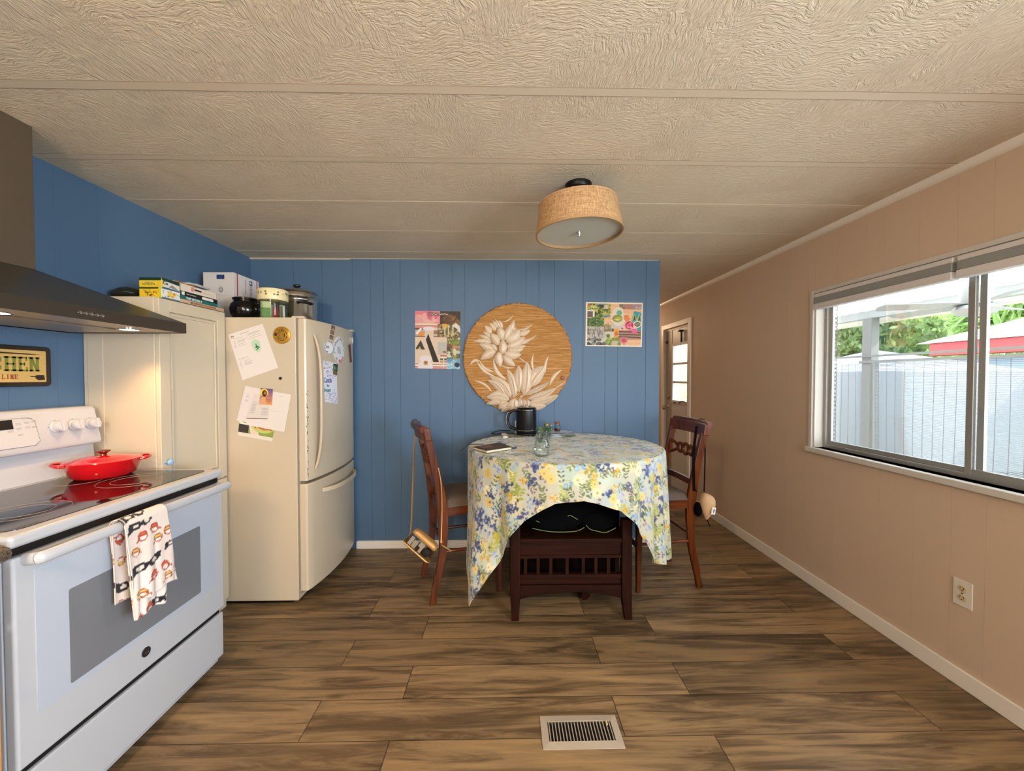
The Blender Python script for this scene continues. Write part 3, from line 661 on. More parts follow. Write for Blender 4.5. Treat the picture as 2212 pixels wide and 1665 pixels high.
for u in (121, 160, 196):
    y, h = bghit(u, 922 - (u - 121) * .09); mb.text('OFF', MBG(y - .005, h + .026, .0005), .005, .0004); mb.text('HI', MBG(y - .03, h, .0005), .005, .0004)
    for k in range(10): a = R(-60 + 30 * k); mb.prism([BG(y + rr * math.cos(a + e), h + rr * math.sin(a + e), .0001) for rr, e in ((.026, -.02), (.029, -.02), (.029, .02), (.026, .02))], nrm * .0004)
mb.build('panel_print', mat('grey_print', '8a8580', .6), t)
def knob(y, h):
    M = Matrix(((0, upv.x, nrm.x, BG(y, h).x), (1, upv.y, nrm.y, y), (0, upv.z, nrm.z, BG(y, h).z), (0, 0, 0, 1)))
    mb = MB().lathe([(0, 0), (.0265, 0), (.026, .006), (.0225, .008), (.021, .024), (.0185, .028), (0, .028)], seg=32, M=M)
    mb.prism([M @ Vector(p) for p in ((-.0065, -.021, .015), (.0065, -.021, .015), (.0065, .021, .015), (-.0065, .021, .015))], nrm * .020)
    o = mb.build('burner_knob', M_STOVE, t, bevel=.001)
for u in (122, 161, 197): y, h = bghit(u, 922 - (u - 121) * .09); knob(y, h)
knob(1.065, .07); knob(1.115, .07)

# ---- red braiser
bc = (-1.695, 1.650, .9238)
t = thing('braiser', 'red enamelled cast iron braiser with lid on the rear burner', 'pot', bc)
M_RED = mat('red_enamel', 'c4121a', .12, 0, .05, 8, coat=.6)
MB().lathe([(0, 0), (.085, 0), (.100, .012), (.112, .045), (.118, .066), (.119, .070), (.113, .070), (.108, .05), (.09, .01), (0, .006)], bc, 48).build('pot_body', M_RED, t)
lid = MB().lathe([(0, .088), (.03, .0875), (.045, .086), (.05, .0845), (.085, .079), (.089, .0765), (.115, .072), (.117, .069), (.113, .067), (.0, .083)], bc, 48).build('lid', M_RED, t)
MB().lathe([(0, .087), (.012, .087), (.010, .094), (.014, .100), (.022, .104), (.023, .108), (.018, .110), (0, .110)], bc, 28).build('lid_knob', mat('bronze_knob', '9a4a38', .15, .9), lid)
for s_ in (-1, 1):
    d = Vector((.69 * s_, .72 * s_, 0)); n_ = Vector((-d.y, d.x, 0)); c = Vector(bc) + Vector((0, 0, .062))
    MB().tube(catmull([c + d * .108 + n_ * .045, c + d * .132 + n_ * .040 + Vector((0, 0, .004)), c + d * .146 + Vector((0, 0, .006)), c + d * .132 - n_ * .040 + Vector((0, 0, .004)), c + d * .108 - n_ * .045], 6), .0055, 10, ry=.004).build('handle', M_RED, t)

# ---- towel on the oven handle
def towel():
    cv = Canvas(.17, .43, .0016, 'e3d3c8'); an = cv.asp
    cv.speck(0, 0, 1, 1, ['e8dcd6', 'd9c3b0', 'e6d8d0'], 60, .05, .16, .25)
    def glasses(x, y, c, r=.15, rim='a33a22', ang=-.25):
        for k in (-1, 1):
            cx = x + k * r * 1.25; cy = y + k * r * 1.25 * ang / an
            cv.ell(cx, cy, r * .95, r * .95 / an, rim); cv.ell(cx, cy, r * .75, r * .75 / an, c)
            cv.ell(cx, cy + r * .25 / an, r * .6, r * .42 / an, 'e6dcd2'); cv.rect(cx - r * .7, cy - r * .15 / an, cx + r * .7, cy + r * .0 / an, rim)
        cv.line(x - r * 2, y + .02 - r * 1.4 * ang / an, x - r * 2.6, y + .05, .03, rim); cv.line(x + r * 1.9, y + r * ang / an, x + r * 2.5, y + .01, .03, rim)
    def mask(x, y, r=.17, ang=-.12):
        c = '26262c'; q = lambda a, b: (x + a * r, y + (b * r + a * r * ang) / an)
        cv.poly([q(-2.1, -.5), q(-1, -.55), q(0, -.2), q(1, -.6), q(2.2, -.6), q(1.9, .1), q(1.1, .6), q(.3, .55), q(0, .25), q(-.4, .6), q(-1.2, .5), q(-2.6, 1.0)], c)
        cv.ell(*q(-.95, .08), r * .48, r * .26 / an, 'e0d2c4'); cv.ell(*q(.95, .0), r * .48, r * .26 / an, 'e0d2c4')
    mask(.35, .02, .13); glasses(.48, .11, 'c9603c', .11); glasses(.80, .175, 'd4b25c', .10); glasses(.03, .24, 'd4b25c', .10); mask(1.03, .27, .10); mask(.36, .35, .155); glasses(.60, .45, 'c9603c', .11); glasses(.90, .52, 'd4b25c', .10); glasses(.06, .575, 'd4b25c', .10)
    mask(.8, .68, .13); glasses(.3, .72, 'c9603c', .11); glasses(.7, .84, 'd4b25c', .11); mask(.3, .93, .14)
    for x in (.015, .985): cv.line(x, 0, x, 1, .012, 'cdbdae')
    hx0 = SX + .062; zh = .858
    def cloth(y0, y1, y0b, y1b, zf, zr, xoff, uv0, seed, nm, par):
        mb = MB(); nu, nv = 44, 130; cols = []
        Lf = zh - zf; Lr = zh - zr; r = .021 + xoff; arc = PI * r; tot = Lf + arc + Lr
        def pos(i, j):
            s = j * tot
            k = abs(s - Lf - arc / 2) / tot
            if s < Lf: x, z = r, zf + s; dn = (Lf - s) / Lf
            elif s < Lf + arc: a = (s - Lf) / r; x, z = r * math.cos(a), zh + r * math.sin(a); dn = 0
            else: x, z = -r * 1.0 - .0, zh - (s - Lf - arc); dn = (s - Lf - arc) / Lr
            a, b = y0 * (1 - dn) + y0b * dn, y1 * (1 - dn) + y1b * dn
            y = a + (b - a) * i
            f = dn * (.010 * math.sin(i * 7.5 + seed + dn * 1.5) + .004 * math.sin(i * 17 + 2 * seed + dn * 3))
            if s > Lf + arc: x = max(x + f * .25, -.036)
            else: x = x + abs(f) + dn * .006
            if dn > .8 and s < Lf: z += .006 * math.sin(i * 9 + seed) * (dn - .8) * 5
            return (hx0 + x, y, z)
        mb.grid(pos, nu, nv)
        I, J = np.meshgrid(np.arange(nu + 1) / nu, np.arange(nv + 1) / nv, indexing='ij')
        mb.cols = cv.sample(I.ravel() * .999, (.01 + (Lf - J.ravel() * tot) / .43) % 1 * .999)
        return mb.build(nm, M_TOWEL, par, solid=.0025, fix=False, angle=80)
    t = thing('dish_towel', 'white dish towel printed with eyeglasses and masks, on the oven handle', 'towel', (hx0, 1.33, zh))
    cloth(1.245, 1.402, 1.262, 1.425, .600, .66, .004, .38, 1.0, 'front_layer', t)
    cloth(1.250, 1.395, 1.258, 1.385, .548, .60, .0005, .1, 3.1, 'back_layer', t)
towel()

# ---- tall pantry cabinet
PX0, PF, P0, P1, PT = XL + .003, -1.63, 1.822, 2.256, 1.716
t = thing('pantry_cabinet', 'tall cream pantry cabinet between the stove and the fridge', 'cabinet', (-1.79, 2.04, 0))
mb = MB().box((PX0, P0, 0), (PF, P1, PT)); mb.build('body', M_CREAM, t, bevel=.002)
MB().box((PX0 + .02, P0 - .003, .0), (-1.862, P0, PT - .002)).build('side_panel', M_CREAM, t, bevel=.001)
def panel_door(z0, z1, nm):
    x0 = PF; x1 = PF + .02; w_ = .058; y0, y1 = P0 + .006, P1 - .006
    mb = MB(); mb.box((x0, y0, z0), (x1, y0 + w_, z1)); mb.box((x0, y1 - w_, z0), (x1, y1, z1)); mb.box((x0, y0 + w_, z0), (x1, y1 - w_, z0 + w_)); mb.box((x0, y0 + w_, z1 - w_), (x1, y1 - w_, z1))
    mb.box((x0, y0 + w_, z0 + w_), (x0 + .010, y1 - w_, z1 - w_)); g = .006
    frame(mb, y0 + w_ + g, y1 - w_ - g, z0 + w_ + g, z1 - w_ - g, .012, x0 + .01, x0 + .017)
    return mb.build(nm, M_CREAM, t, bevel=.0025)
d = panel_door(.772, PT - .004, 'upper_door'); 
kz = PX(362, 998, PF + .03)
k = MB().lathe([(0, 0), (.006, 0), (.006, .012), (.014, .018), (.016, .026), (.010, .032), (0, .033)], seg=24, M=Matrix.Translation((PF + .02, kz.y, kz.z)) @ Matrix.Rotation(R(90), 4, 'Y')).build('knob', mat('pale_blue_glass_knob', '8fb6d6', .1, 0, 0), d); k['label'] = 'pale blue knob'
panel_door(.06, .762, 'lower_door')

# ---- fridge
FY0, FY1, FT = 2.266, 2.968, 1.690
t = thing('fridge', 'almond bottom-freezer fridge with curved doors in the corner', 'fridge', (-1.55, 2.62, 0))
MB().box((XL + .03, FY0, .022), (-1.217, FY1, FT)).build('body', M_FRIDGE, t, bevel=.004)
MB().box((XL + .1, FY0 + .02, 0), (-1.26, FY1 - .02, .06)).build('base_grille', M_BLACK, t)
def xd(y): s = (y - (FY0 + FY1) / 2) / ((FY1 - FY0) / 2); s = max(-1, min(1, s)); return -1.160 + .042 * (1 - s * s)
def fdoor(z0, z1, nm):
    mb = MB(); y0, y1 = FY0 + .004, FY1; pts = [(-1.209, y0), ]
    for k in range(25): y = y0 + (y1 - y0) * k / 24; pts.append((xd(y), y))
    pts[1] = (xd(y0) - .012, y0); pts.insert(2, (xd(y0) - .003, y0 + .006)); pts.append((-1.209, y1))
    mb.prism([(x, y, z0) for x, y in pts], (0, 0, z1 - z0)); return mb.build(nm, M_FRIDGE, t, bevel=.008, seg=3, angle=30)
ud = fdoor(.728, FT - .004, 'fridge_door'); fd = fdoor(.075, .712, 'freezer_drawer')
MB().box((-1.215, FY0 + .01, .06), (-1.2045, FY1 - .01, FT - .006)).build('door_gasket', mat('grey_gasket', '8d8578', .7), t)
# bowed door handle: face strap from top to bottom
hy = 2.338; pts = []
for k in range(25):
    s_ = k / 24; z = .79 + (1.60 - .79) * s_; b = .042 * (1 - (2 * s_ - 1) ** 4) if True else 0
    pts.append((xd(hy) + .004 + b, hy - .006 + .0 * s_, z))
MB().bar(pts, [(0, .030 - .012 * abs(2 * i / 24 - 1) ** 3, 0) for i in range(25)], [(.014, 0, 0)] * 25).build('door_handle', M_FRIDGE, t, bevel=.004, seg=3, angle=60)
pts = []
for k in range(21):
    s_ = k / 20; y = 2.40 + .50 * s_; b = .045 * (1 - (2 * s_ - 1) ** 4); pts.append((xd(y) + .004 + b, y, .640 - .0 * s_))
MB().bar(pts, [(.012, 0, 0)] * 21, [(0, 0, .028)] * 21).build('drawer_handle', M_FRIDGE, fd, bevel=.004, seg=3, angle=60)
MB().box((-1.24, FY0 + .0, FT - .006), (-1.17, FY0 + .035, FT + .008)).build('top_hinge', M_FRIDGE, t, bevel=.004)
MB().box((-1.24, FY1 - .06, FT - .006), (-1.14, FY1 - .02, FT + .008)).build('top_hinge', M_FRIDGE, t, bevel=.004)
mb = MB(); rg = random.Random(9)     # chipped enamel near the door edge
for k in range(45):
    z = rg.choice([rg.gauss(1.2, .12), rg.gauss(.80, .03), rg.gauss(1.02, .08)]); y = FY0 + .004 + rg.random() * .012
    if z > 1.6 or z < .74: continue
    q = rg.uniform(.001, .003) * 1.3; x = xd(y) - .003 + rg.uniform(0, .002)
    mb.cbox((x, y + .004, z), (.002, q, q * 2.5))
mb.build('rust_chips', mat('rust_brown', '5a4030', .8), ud)['kind'] = 'stuff'

# ---- sheets and magnets on the fridge side
ys = FY0 - .0012
def side(u, v, o=0): return PY(u, v, ys - o)
def cv_text(cv, x0, y0, x1, n, c='9a948e', wd=.006, rag=.3):
    rg = random.Random(n * 7 + int(x0 * 100)); 
    for k in range(n): cv.line(x0, y0 + k * wd * 3.2, x1 - rg.random() * rag * (x1 - x0), y0 + k * wd * 3.2, wd * .8, c)
def fl(name, label, cat, cv, q, o=0, th=.0006, grp=None):
    T = [side(*p, o) for p in q]; ob = panel(name, cv, *T, (0, -th, 0), None); return tag(ob, label, cat, grp)
cv = Canvas(.23, .3, .0016, 'e2d8d0'); cv_text(cv, .30, .06, .62, 1, '4a4642'); cv_text(cv, .1, .13, .4, 1); cv_text(cv, .18, .18, .46, 7); cv_text(cv, .06, .17, .13, 9); cv_text(cv, .52, .10, .9, 7); cv_text(cv, .48, .10, .50, 7)
cv_text(cv, .18, .62, .42, 6); cv_text(cv, .06, .56, .35, 1, '6a645e'); cv_text(cv, .06, .62, .12, 8); cv.ell(.08, .07, .04, .03, '4a4642'); cv.ell(.08, .075, .025, .02, 'e2d8d0'); cv_text(cv, .86, .95, .9, 1)
fl('paper_sheet', 'tilted white printed recipe sheet high on the fridge side, under a green magnet', 'paper', cv, ((493, 723), (567, 699), (601, 794), (524, 821)))
cv = Canvas(.06, .11, .0015, 'dfe6da')
def leafy_magnet():
    c = side(556, 748, .004); mb = MB(); rg = random.Random(2)
    outline = []
    for k in range(36):
        a = 2 * PI * k / 36; rr = (.020 + .0012 * math.sin(a * 9)) * (1 + .55 * abs(math.sin(a))) * (1 - .25 * math.cos(a + .7)); x = rr * math.cos(a) ; z = rr * math.sin(a) * 1.1
        x, z = x * .9 - z * .35, z + x * .25; outline.append((c.x + x, c.y + .003, c.z + z))
    mb.prism(outline, (0, -.004, 0)); mb.slot(1)
    for k in range(14): a = rg.uniform(0, 6.28); r1 = rg.uniform(0, .014); mb.blob((c.x + r1 * math.cos(a) * .8, c.y - .0015, c.z + r1 * math.sin(a) * 1.4), (.0045, .0012, .0035), 8, 5)
    tag(mb.build('leafy_magnet', [mat('pale_green_magnet', 'b9d2b4', .4), mat('deep_green_magnet', '2f6a44', .4)]), 'green and white leafy magnet on the tilted recipe sheet', 'magnet')
leafy_magnet()
c = side(609, 724); mb = MB().lathe([(0, 0), (.0505, 0), (.0505, .003), (.049, .004), (0, .004)], seg=48, M=Matrix.Translation(c) @ Matrix.Rotation(R(90), 4, 'X'))
gm = tag(mb.build('round_magnet', mat('gold_foil', 'b8882c', .3, .35, .12, 25)), 'round gold magnet with a smiling face on the fridge side', 'magnet')
mb = MB(); q = lambda a, r, o=.0: Vector((c.x + r * math.cos(a), c.y - .0042 - o, c.z + r * math.sin(a)))
mb.tube([q(a, .021) for a in [R(40 + 8 * k) for k in range(36)]], .0011, 5); mb.tube([q(R(a), .013) for a in range(100, 262, 12)], .0011, 5)
for a in (30, -30): mb.blob(q(R(a), .009), (.0028, .0006, .002), 8, 4)
for a in (100, 130, 215, 245): mb.tube([q(R(a + k * 40), .007) + Vector((math.cos(R(a)) * .030, 0, math.sin(R(a)) * .030)) for k in range(9)], .0009, 4, True)
for a0, a1 in ((60, 95), (5, 45), (-40, -8), (-100, -60)): mb.bar([q(R(a0 + (a1 - a0) * k / 8), .031) for k in range(9)], [(.0045 * math.cos(R(a0 + (a1 - a0) * k / 8)), 0, .0045 * math.sin(R(a0 + (a1 - a0) * k / 8))) for k in range(9)], (0, .001, 0))
mb.blob(q(R(172), .034), (.009, .0008, .010), 14, 5); mb.blob(q(R(0), .017), (.004, .0008, .013), 12, 5)
mb.build('face_print', mat('dark_brown_print', '2e2410', .5), gm)
c = side(606, 817); tag(MB().lathe([(0, 0), (.0085, 0), (.008, .004), (0, .005)], seg=20, M=Matrix.Translation(c) @ Matrix.Rotation(R(90), 4, 'X')).build('button_magnet', M_BLACK), 'small black button magnet between the sheets on the fridge side', 'magnet')
cv = Canvas(.2, .15, .0016, 'dcd4c4'); cv.rect(0, 0, 1, .82, '8a9a4a'); cv.ell(.18, .2, .28, .3, 'd8e0d0'); cv.ell(.18, .15, .2, .22, '6f8a2a'); cv.speck(.02, 0, .36, .3, ['4f7a20', 'a8b83c', '88a030'], 40, .02, .05)
cv.rect(0, .45, .28, .82, '3a3430'); cv.poly([(.25, .3), (.45, .3), (.6, .85), (.35, .85)], 'e0c8b4'); cv.ell(.66, .34, .34, .36, 'b8c46a'); cv.ell(.7, .25, .28, .3, 'c86a3c'); cv.speck(.45, 0, .98, .5, ['d8824c', 'b84a2c', 'e0a070', 'a83c24'], 60, .02, .05)
cv.rect(0, .82, 1, 1, 'dcd4c4'); cv_text(cv, .62, .9, .95, 1)
fl('recipe_card', 'food photo card with bowls of salad, under the lower sheets on the fridge', 'card', cv, ((519, 893), (596, 908), (588, 953), (514, 940)))
cv = Canvas(.25, .3, .0018, 'e0d6cc'); cv_text(cv, .7, .08, .85, 1); cv_text(cv, .3, .2, .4, 1); cv.line(.02, .5, .9, .5, .003, 'c8beb4')
fl('paper_sheet', 'blank-looking white sheet low on the fridge side, with curled corner', 'paper', cv, ((545, 838), (629, 852), (614, 933), (530, 917)), .0014)
cv = Canvas(.2, .3, .0018, 'dfd3ce'); cv_text(cv, .2, .08, .6, 2, '7a746e'); cv_text(cv, .14, .2, .3, 14)
fl('paper_sheet', 'white printed list sheet low on the fridge side, at the far left', 'paper', cv, ((530, 833), (577, 843), (565, 918), (511, 908)), .0028)
cv = Canvas(.15, .17, .0012, 'd8cdc4'); cv_text(cv, .38, .1, .62, 12, '8a847c', .008, .1); cv_text(cv, .7, .02, .96, 10, '8a847c', .008, .1); cv_text(cv, .1, .3, .34, 18, '8a847c', .008, .1); cv_text(cv, .65, .5, .95, 14, '8a847c', .008, .1); cv.rect(.05, .95, .95, .97, '3c3a38')
fl('newspaper_clipping', 'small grey text clipping pinned by the picture card magnet', 'paper', cv, ((549, 851), (582, 853), (580, 906), (529, 905)), .0042)
cv = Canvas(.075, .11, .0011, 'd88a4a')
for k in range(20): cv.rect(0, k / 20, 1, (k + 1) / 20, tuple(np.array(hx('5a4a8a')) * (1 - k / 20) + np.array(hx('e89a50')) * k / 20))
cv.ell(.28, .25, .34, .24, 'e8c040'); cv.ell(.32, .3, .2, .2, '3a2418'); cv.ell(.36, .3, .11, .13, 'a86a44'); cv.ell(.36, .42, .09, .07, '3a2418'); cv.poly([(.1, .55), (.4, .5), (.5, 1), (.0, 1)], 'd8a070')
cv.line(.52, .68, .9, .68, .05, '7a2c20'); cv.line(.58, .80, .85, .80, .05, '7a2c20')
fl('picture_magnet', 'picture card magnet of a bearded man with a halo, on purple and orange', 'magnet', cv, ((564, 838), (590, 840), (588, 875), (561, 873)), .0056, .002)

# ---- things on the curved fridge door
def DH(u, v, o=0.0):
    x = -1.13
    for _ in range(12): p = PX(u, v, x); x = xd(p.y) + o + .0006
    return PX(u, v, x)
def onto(o):
    def f(p, u, v): return Vector((xd(p.y) + .0006 + o, p.y, p.z))
    return f
def dl(name, label, cat, cv, q, o=0.0, grp=None):
    T = [DH(*p, o) for p in q]; ob = panel(name, cv, *T, (.0006, 0, 0), None, mapf=onto(o + .0006)); return tag(ob, label, cat, grp)
cv = Canvas(.11, .31, .0013, 'e6e6ee'); rg = random.Random(5)
for k in range(150):
    x, y = rg.random(), rg.random()
    if .36 < y < .66 : continue
    a = rg.uniform(0, 6.28); r_ = rg.uniform(.04, .09); c_ = rg.choice(['5a6ab4', 'd06a6a', '7a86c8', 'e08c84', '4a8a8a', '8a74b8'])
    P_ = [(x + r_ * math.cos(a + t_), y + r_ * math.sin(a + t_) / cv.asp) for t_ in (0, .6, 1.2, 1.8)]
    for p0, p1 in zip(P_, P_[1:]): cv.line(*p0, *p1, .025, c_)
bk = dl('bookmark_card', 'long white card with colourful hand lettering on the fridge door', 'card', cv, ((695, 778), (727, 784), (729, 872), (702, 868)), .0004)
def dtext(s_, u, v, size, mm, par=None, sx=1.0, name='lettering'):
    p = DH(u, v, .0026); q = DH(u + 6, v, .0026); d = (q - p).normalized(); nn = Vector((d.y, -d.x, 0)); 
    M = Matrix(((d.x, 0, nn.x, p.x), (d.y, 0, nn.y, p.y), (d.z, 1, nn.z, p.z), (0, 0, 0, 1)))
    return MB().text(s_, M, size, .0006, bold=.0004, sx=sx).build(name, mm, par)
dtext('Catch', 699, 826, .046, mat('blue_ink', '3a4a9a', .5), bk, .8); dtext('the', 706, 835, .022, mat('teal_ink', '2f8a8a', .5), bk); dtext('dream', 699, 846, .036, mat('teal_ink', '2f8a8a', .5), bk, .85)
cv = Canvas(.10, .26, .0016, 'c9b496')
for k in range(3):
    cv.rect(.1, .03 + k * .33, .9, .28 + k * .33, '5a4634'); cv.ell(.5, .15 + k * .33, .25, .08, 'c49a80'); cv.ell(.45, .13 + k * .33, .14, .05, '2e241c')
dl('photo_strip', 'narrow strip of three small brown photos at the top of the fridge door', 'photo strip', cv, ((715, 700), (725, 705), (719, 736), (710, 732)), .0004)
def disc_on_door(name, label, u, v, hw, hh, cv, o, cat='magnet', wav=0):
    mb = MB(); c = DH(u, v, o); A = (DH(u + hw, v, o).y - DH(u - hw, v, o).y) / 2; B = (DH(u, v - hh, o).z - DH(u, v + hh, o).z) / 2; vs = []; cols = []; nr_, na = 20, 72
    for i in range(nr_ + 1):
        for k in range(na):
            a = 2 * PI * k / na; rr = i / nr_ * (1 + wav * math.sin(a * 9)); y = c.y + A * rr * math.cos(a); z = c.z + B * rr * math.sin(a)
            vs.append((xd(y) + .0012 + o, y, z)); cols.append(cv.sample(np.array([.5 + .499 * i / nr_ * math.cos(a)]), np.array([.5 - .499 * i / nr_ * math.sin(a)]))[0])
    fs = [(i * na + k, i * na + (k + 1) % na, (i + 1) * na + (k + 1) % na, (i + 1) * na + k) for i in range(nr_) for k in range(na)]
    mb.add(vs, fs); rim = vs[-na:]; mb.add(rim + [(xd(p[1]) + .0003, p[1], p[2]) for p in rim], [(k, (k + 1) % na, na + (k + 1) % na, na + k) for k in range(na)]); mb.cols = np.concatenate([np.array(cols), np.tile(np.array(hx('d8d0c8')), (2 * na, 1))])
    return tag(mb.build(name, M_ATTR, smooth=False, fix=True), label, cat)
cv = Canvas(.1, .1, .002, 'e4e4e6'); rg = random.Random(8)
for k in range(45):
    a = rg.uniform(0, 6.28); rr = rg.uniform(.36, .49); cv.ell(.5 + rr * math.cos(a), .5 + rr * math.sin(a), rg.uniform(.02, .06), rg.uniform(.02, .05), rg.choice(['7f9a86', 'a8b8a0', 'b4a8b0', '8a9ab0', 'd8b0a0']))
for k in range(12): a = R(40 + rg.uniform(0, 60)); cv.ell(.5 + .38 * math.cos(a), .5 + .4 * math.sin(a), .07, .05, rg.choice(['d88a74', 'e0a08c', 'c86a54']))
for k in range(9): cv.line(.35 + .03 * k, .35 + .04 * (k % 3), .33 + .035 * k, .62, .02, '8a8894')
disc_on_door('wreath_magnet', 'oval magnet of a flower wreath around pale lettering, on the fridge door', 733, 756, 12, 29, cv, .0012)
cv = Canvas(.1, .1, .002, 'eceef0'); cv.ell(.5, .5, .49, .49, '5a6a84', ring=.08)
se = disc_on_door('round_sticker', 'round white sticker with dark hand lettering, left of the flower wreath', 711, 751, 10, 14, cv, .0022, 'sticker'); dtext('See', 703, 752, .030, mat('navy_ink', '2a3450', .5), se); dtext('life', 705, 761, .016, mat('navy_ink', '2a3450', .5), se)
cv = Canvas(.04, .08, .001, '2a3c34'); cv.rect(0, .55, 1, 1, '7a5a30'); cv.speck(0, .1, 1, .7, ['2f6a4a', '1c3a44', '88a060'], 30, .08, .2)
dl('picture_magnet', 'small dark green landscape magnet at the top corner of the lettered card', 'magnet', cv, ((720, 785), (730, 787), (728, 811), (719, 808)), .0026)
t = thing('clip_magnet', 'silver clip magnet holding a brown tag near the fridge door edge', 'clip', DH(757, 745)); c = DH(760, 737, .001)
MB().cbox((c.x + .006, c.y, c.z + .01), (.012, .016, .034)).build('clip', M_CHROME, t, bevel=.002)
a_, b_ = DH(753, 745, .004), DH(757, 783, .004); MB().prism([a_, a_ + Vector((0, .022, .01)), b_ + Vector((0, .018, .006)), b_ + Vector((0, -.004, 0))], (.005, 0, 0)).build('tag', mat('brown_tag', '5c3a2a', .5, 0, .4, 60), t, bevel=.001)
MB().tube([c, c + Vector((.004, -.004, -.02)), a_ + Vector((.003, .01, .005))], .002, 6).build('cord', M_WHITE, t)

# ---- range hood
HX, HH0, HH1 = -1.45, 1.020, 1.784
t = thing('range_hood', 'dark steel pyramid range hood with chimney over the stove', 'range hood', (-1.7, 1.4, 1.54))
mb = MB(); a = [(XL, HH0), (HX, HH0), (HX, HH1), (XL, HH1)]; b = [(XL, 1.17), (-1.735, 1.17), (-1.735, 1.465), (XL, 1.465)]
vs_ = [(x, y, 1.54) for x, y in a] + [(x, y, 1.585) for x, y in a] + [(x, y, 1.738) for x, y in b] + [(x * 1 + (.012 if x > -1.8 else 0) * -1, y + (.012 if y < 1.3 else -.012), 1.54) for x, y in a]
fs_ = []
for k in range(4): m_ = (k + 1) % 4; fs_ += [(k, m_, 4 + m_, 4 + k), (4 + k, 4 + m_, 8 + m_, 8 + k)]
mb.add(vs_[:12], fs_ + [(8, 9, 10, 11)]); mb.box((XL, HH0, 1.540), (HX, HH1, 1.5405)) if False else None
mb.build('canopy', M_HOOD, t, smooth=False)
MB().box((XL, HH0 + .004, 1.543), (HX - .004, HH1 - .004, 1.550)).build('underside', mat('hood_underside', 'b9ab98', .35, .6), t, bevel=.001)
MB().box((XL + .05, 1.16, 1.538), (-1.62, 1.64, 1.544)).build('grease_filter', mat('filter_steel', 'a59c8e', .35, .8, .2, 150), t, bevel=.002)
MB().box((XL, 1.17, 1.738), (-1.735, 1.465, ZC)).build('chimney', mat('chimney_steel', '6a5e50', .4, .55, .04, 20), t, bevel=.002)
M_LENS = mat('hood_lamp_lens', 'fff0d8', .3, 0, 0, emit=(1, .80, .55), es=14)
for y in (1.222, 1.648):
    o = MB().lathe([(0, -.001), (.030, -.001), (.030, .002), (0, .002)], (-1.575, y, 1.541), 28).build('lamp', M_LENS, t)
    MB().lathe([(.030, -.002), (.037, -.002), (.037, .002), (.030, .002), (.030, -.002)], (-1.575, y, 1.541), 28).build('lamp_ring', M_CHROME, o)
    light('hood_lamp_light', 'SPOT', (-1.575, y, 1.53), (R(0), 0, 0), 8, (1, .58, .25), spot_size=R(125), spot_blend=.7, shadow_soft_size=.03)
for k in range(5): 
    y = 1.345 + .018 * k; MB().lathe([(0, 0), (.0055, 0), (.0055, .003), (0, .004)], seg=14, M=Matrix.Translation((HX, y, 1.562)) @ Matrix.Rotation(R(90), 4, 'Y')).build('button', M_CHROME, t)

# ---- kitchen sign
t = thing('kitchen_sign', 'framed yellow kitchen sign with green letters on the blue wall above the stove', 'sign', (XL, 1.4, 1.38))
y0, y1, z0, z1 = 1.15, 1.683, 1.303, 1.468; xs = XL
def rr2(y0, y1, z0, z1, x, r): return rrect(y0, y1, z0, z1, x, r)
MB().prism(rr2(y0, y1, z0, z1, xs, .016), (.016, 0, 0)).build('frame', mat('black_brown_frame', '1c1410', .35), t, bevel=.003)
MB().prism(rr2(y0 + .02, y1 - .02, z0 + .018, z1 - .018, xs + .016, .004), (.0012, 0, 0)).build('sign_face', mat('aged_yellow_print', 'd2ac64', .6, 0, .14, 12), t)
MS = lambda y, z: Matrix(((0, 0, 1, xs + .0176), (1, 0, 0, y), (0, 1, 0, z), (0, 0, 0, 1)))
def slab(mb, ch, y0, y1, z0, z1, k=1.0):
    w_, h_ = y1 - y0, z1 - z0; st = .25 * w_; sf = .13 * h_; x0, x1 = xs + .0172, xs + .0178
    B = lambda a, b, c_, d: mb.box((x0, y0 + a * w_, z0 + b * h_), (x1, y0 + c_ * w_, z0 + d * h_))
    def stem(c_, top=1, bot=1):
        B(c_ - .13, 0, c_ + .13, 1)
        if top: B(max(0, c_ - .24), .88, min(1, c_ + .24), 1)
        if bot: B(max(0, c_ - .24), 0, min(1, c_ + .24), .12)
    if ch in 'HN': stem(.22); stem(.78)
    if ch == 'H': B(.2, .44, .8, .56)
    if ch == 'N': mb.prism([(x0, y0 + a * w_, z0 + b * h_) for a, b in ((.12, 1), (.36, 1), (.88, 0), (.64, 0))], (.0006, 0, 0))
    if ch in 'KETLI': stem({'K': .22, 'E': .24, 'L': .24, 'T': .5, 'I': .5}[ch])
    if ch == 'E': B(.2, .88, .9, 1); B(.2, 0, .95, .12); B(.2, .45, .7, .56); B(.78, .72, .92, 1); B(.82, 0, .97, .28); B(.6, .38, .72, .62)
    if ch == 'L': B(.2, 0, .95, .12); B(.82, 0, .97, .3)
    if ch == 'T': B(.0, .88, 1, 1); B(0, .68, .13, 1); B(.87, .68, 1, 1)
    if ch == 'K':
        for s_ in (0, 1): mb.prism([(x0, y0 + a * w_, z0 + (b if s_ else 1 - b) * h_) for a, b in ((.3, .42), (.3, .60), (.72, 1), (.98, 1))], (.0006, 0, 0))
    if ch in 'CO':
        n_ = 20; R0 = range(3, n_ - 2) if ch == 'C' else range(n_ + 1); 
        for a_, b_ in zip(list(R0)[:-1], list(R0)[1:]):
            A0, A1 = 2 * PI * a_ / n_, 2 * PI * b_ / n_; mb.prism([(x0, y0 + w_ * (.5 + rr * math.cos(q_)), z0 + h_ * (.5 + rq * math.sin(q_))) for rr, rq, q_ in ((.48, .5, A0), (.48, .5, A1), (.24, .36, A1), (.24, .36, A0))], (.0006, 0, 0))
        if ch == 'C': B(.76, .62, .96, .95); B(.76, .1, .96, .38)
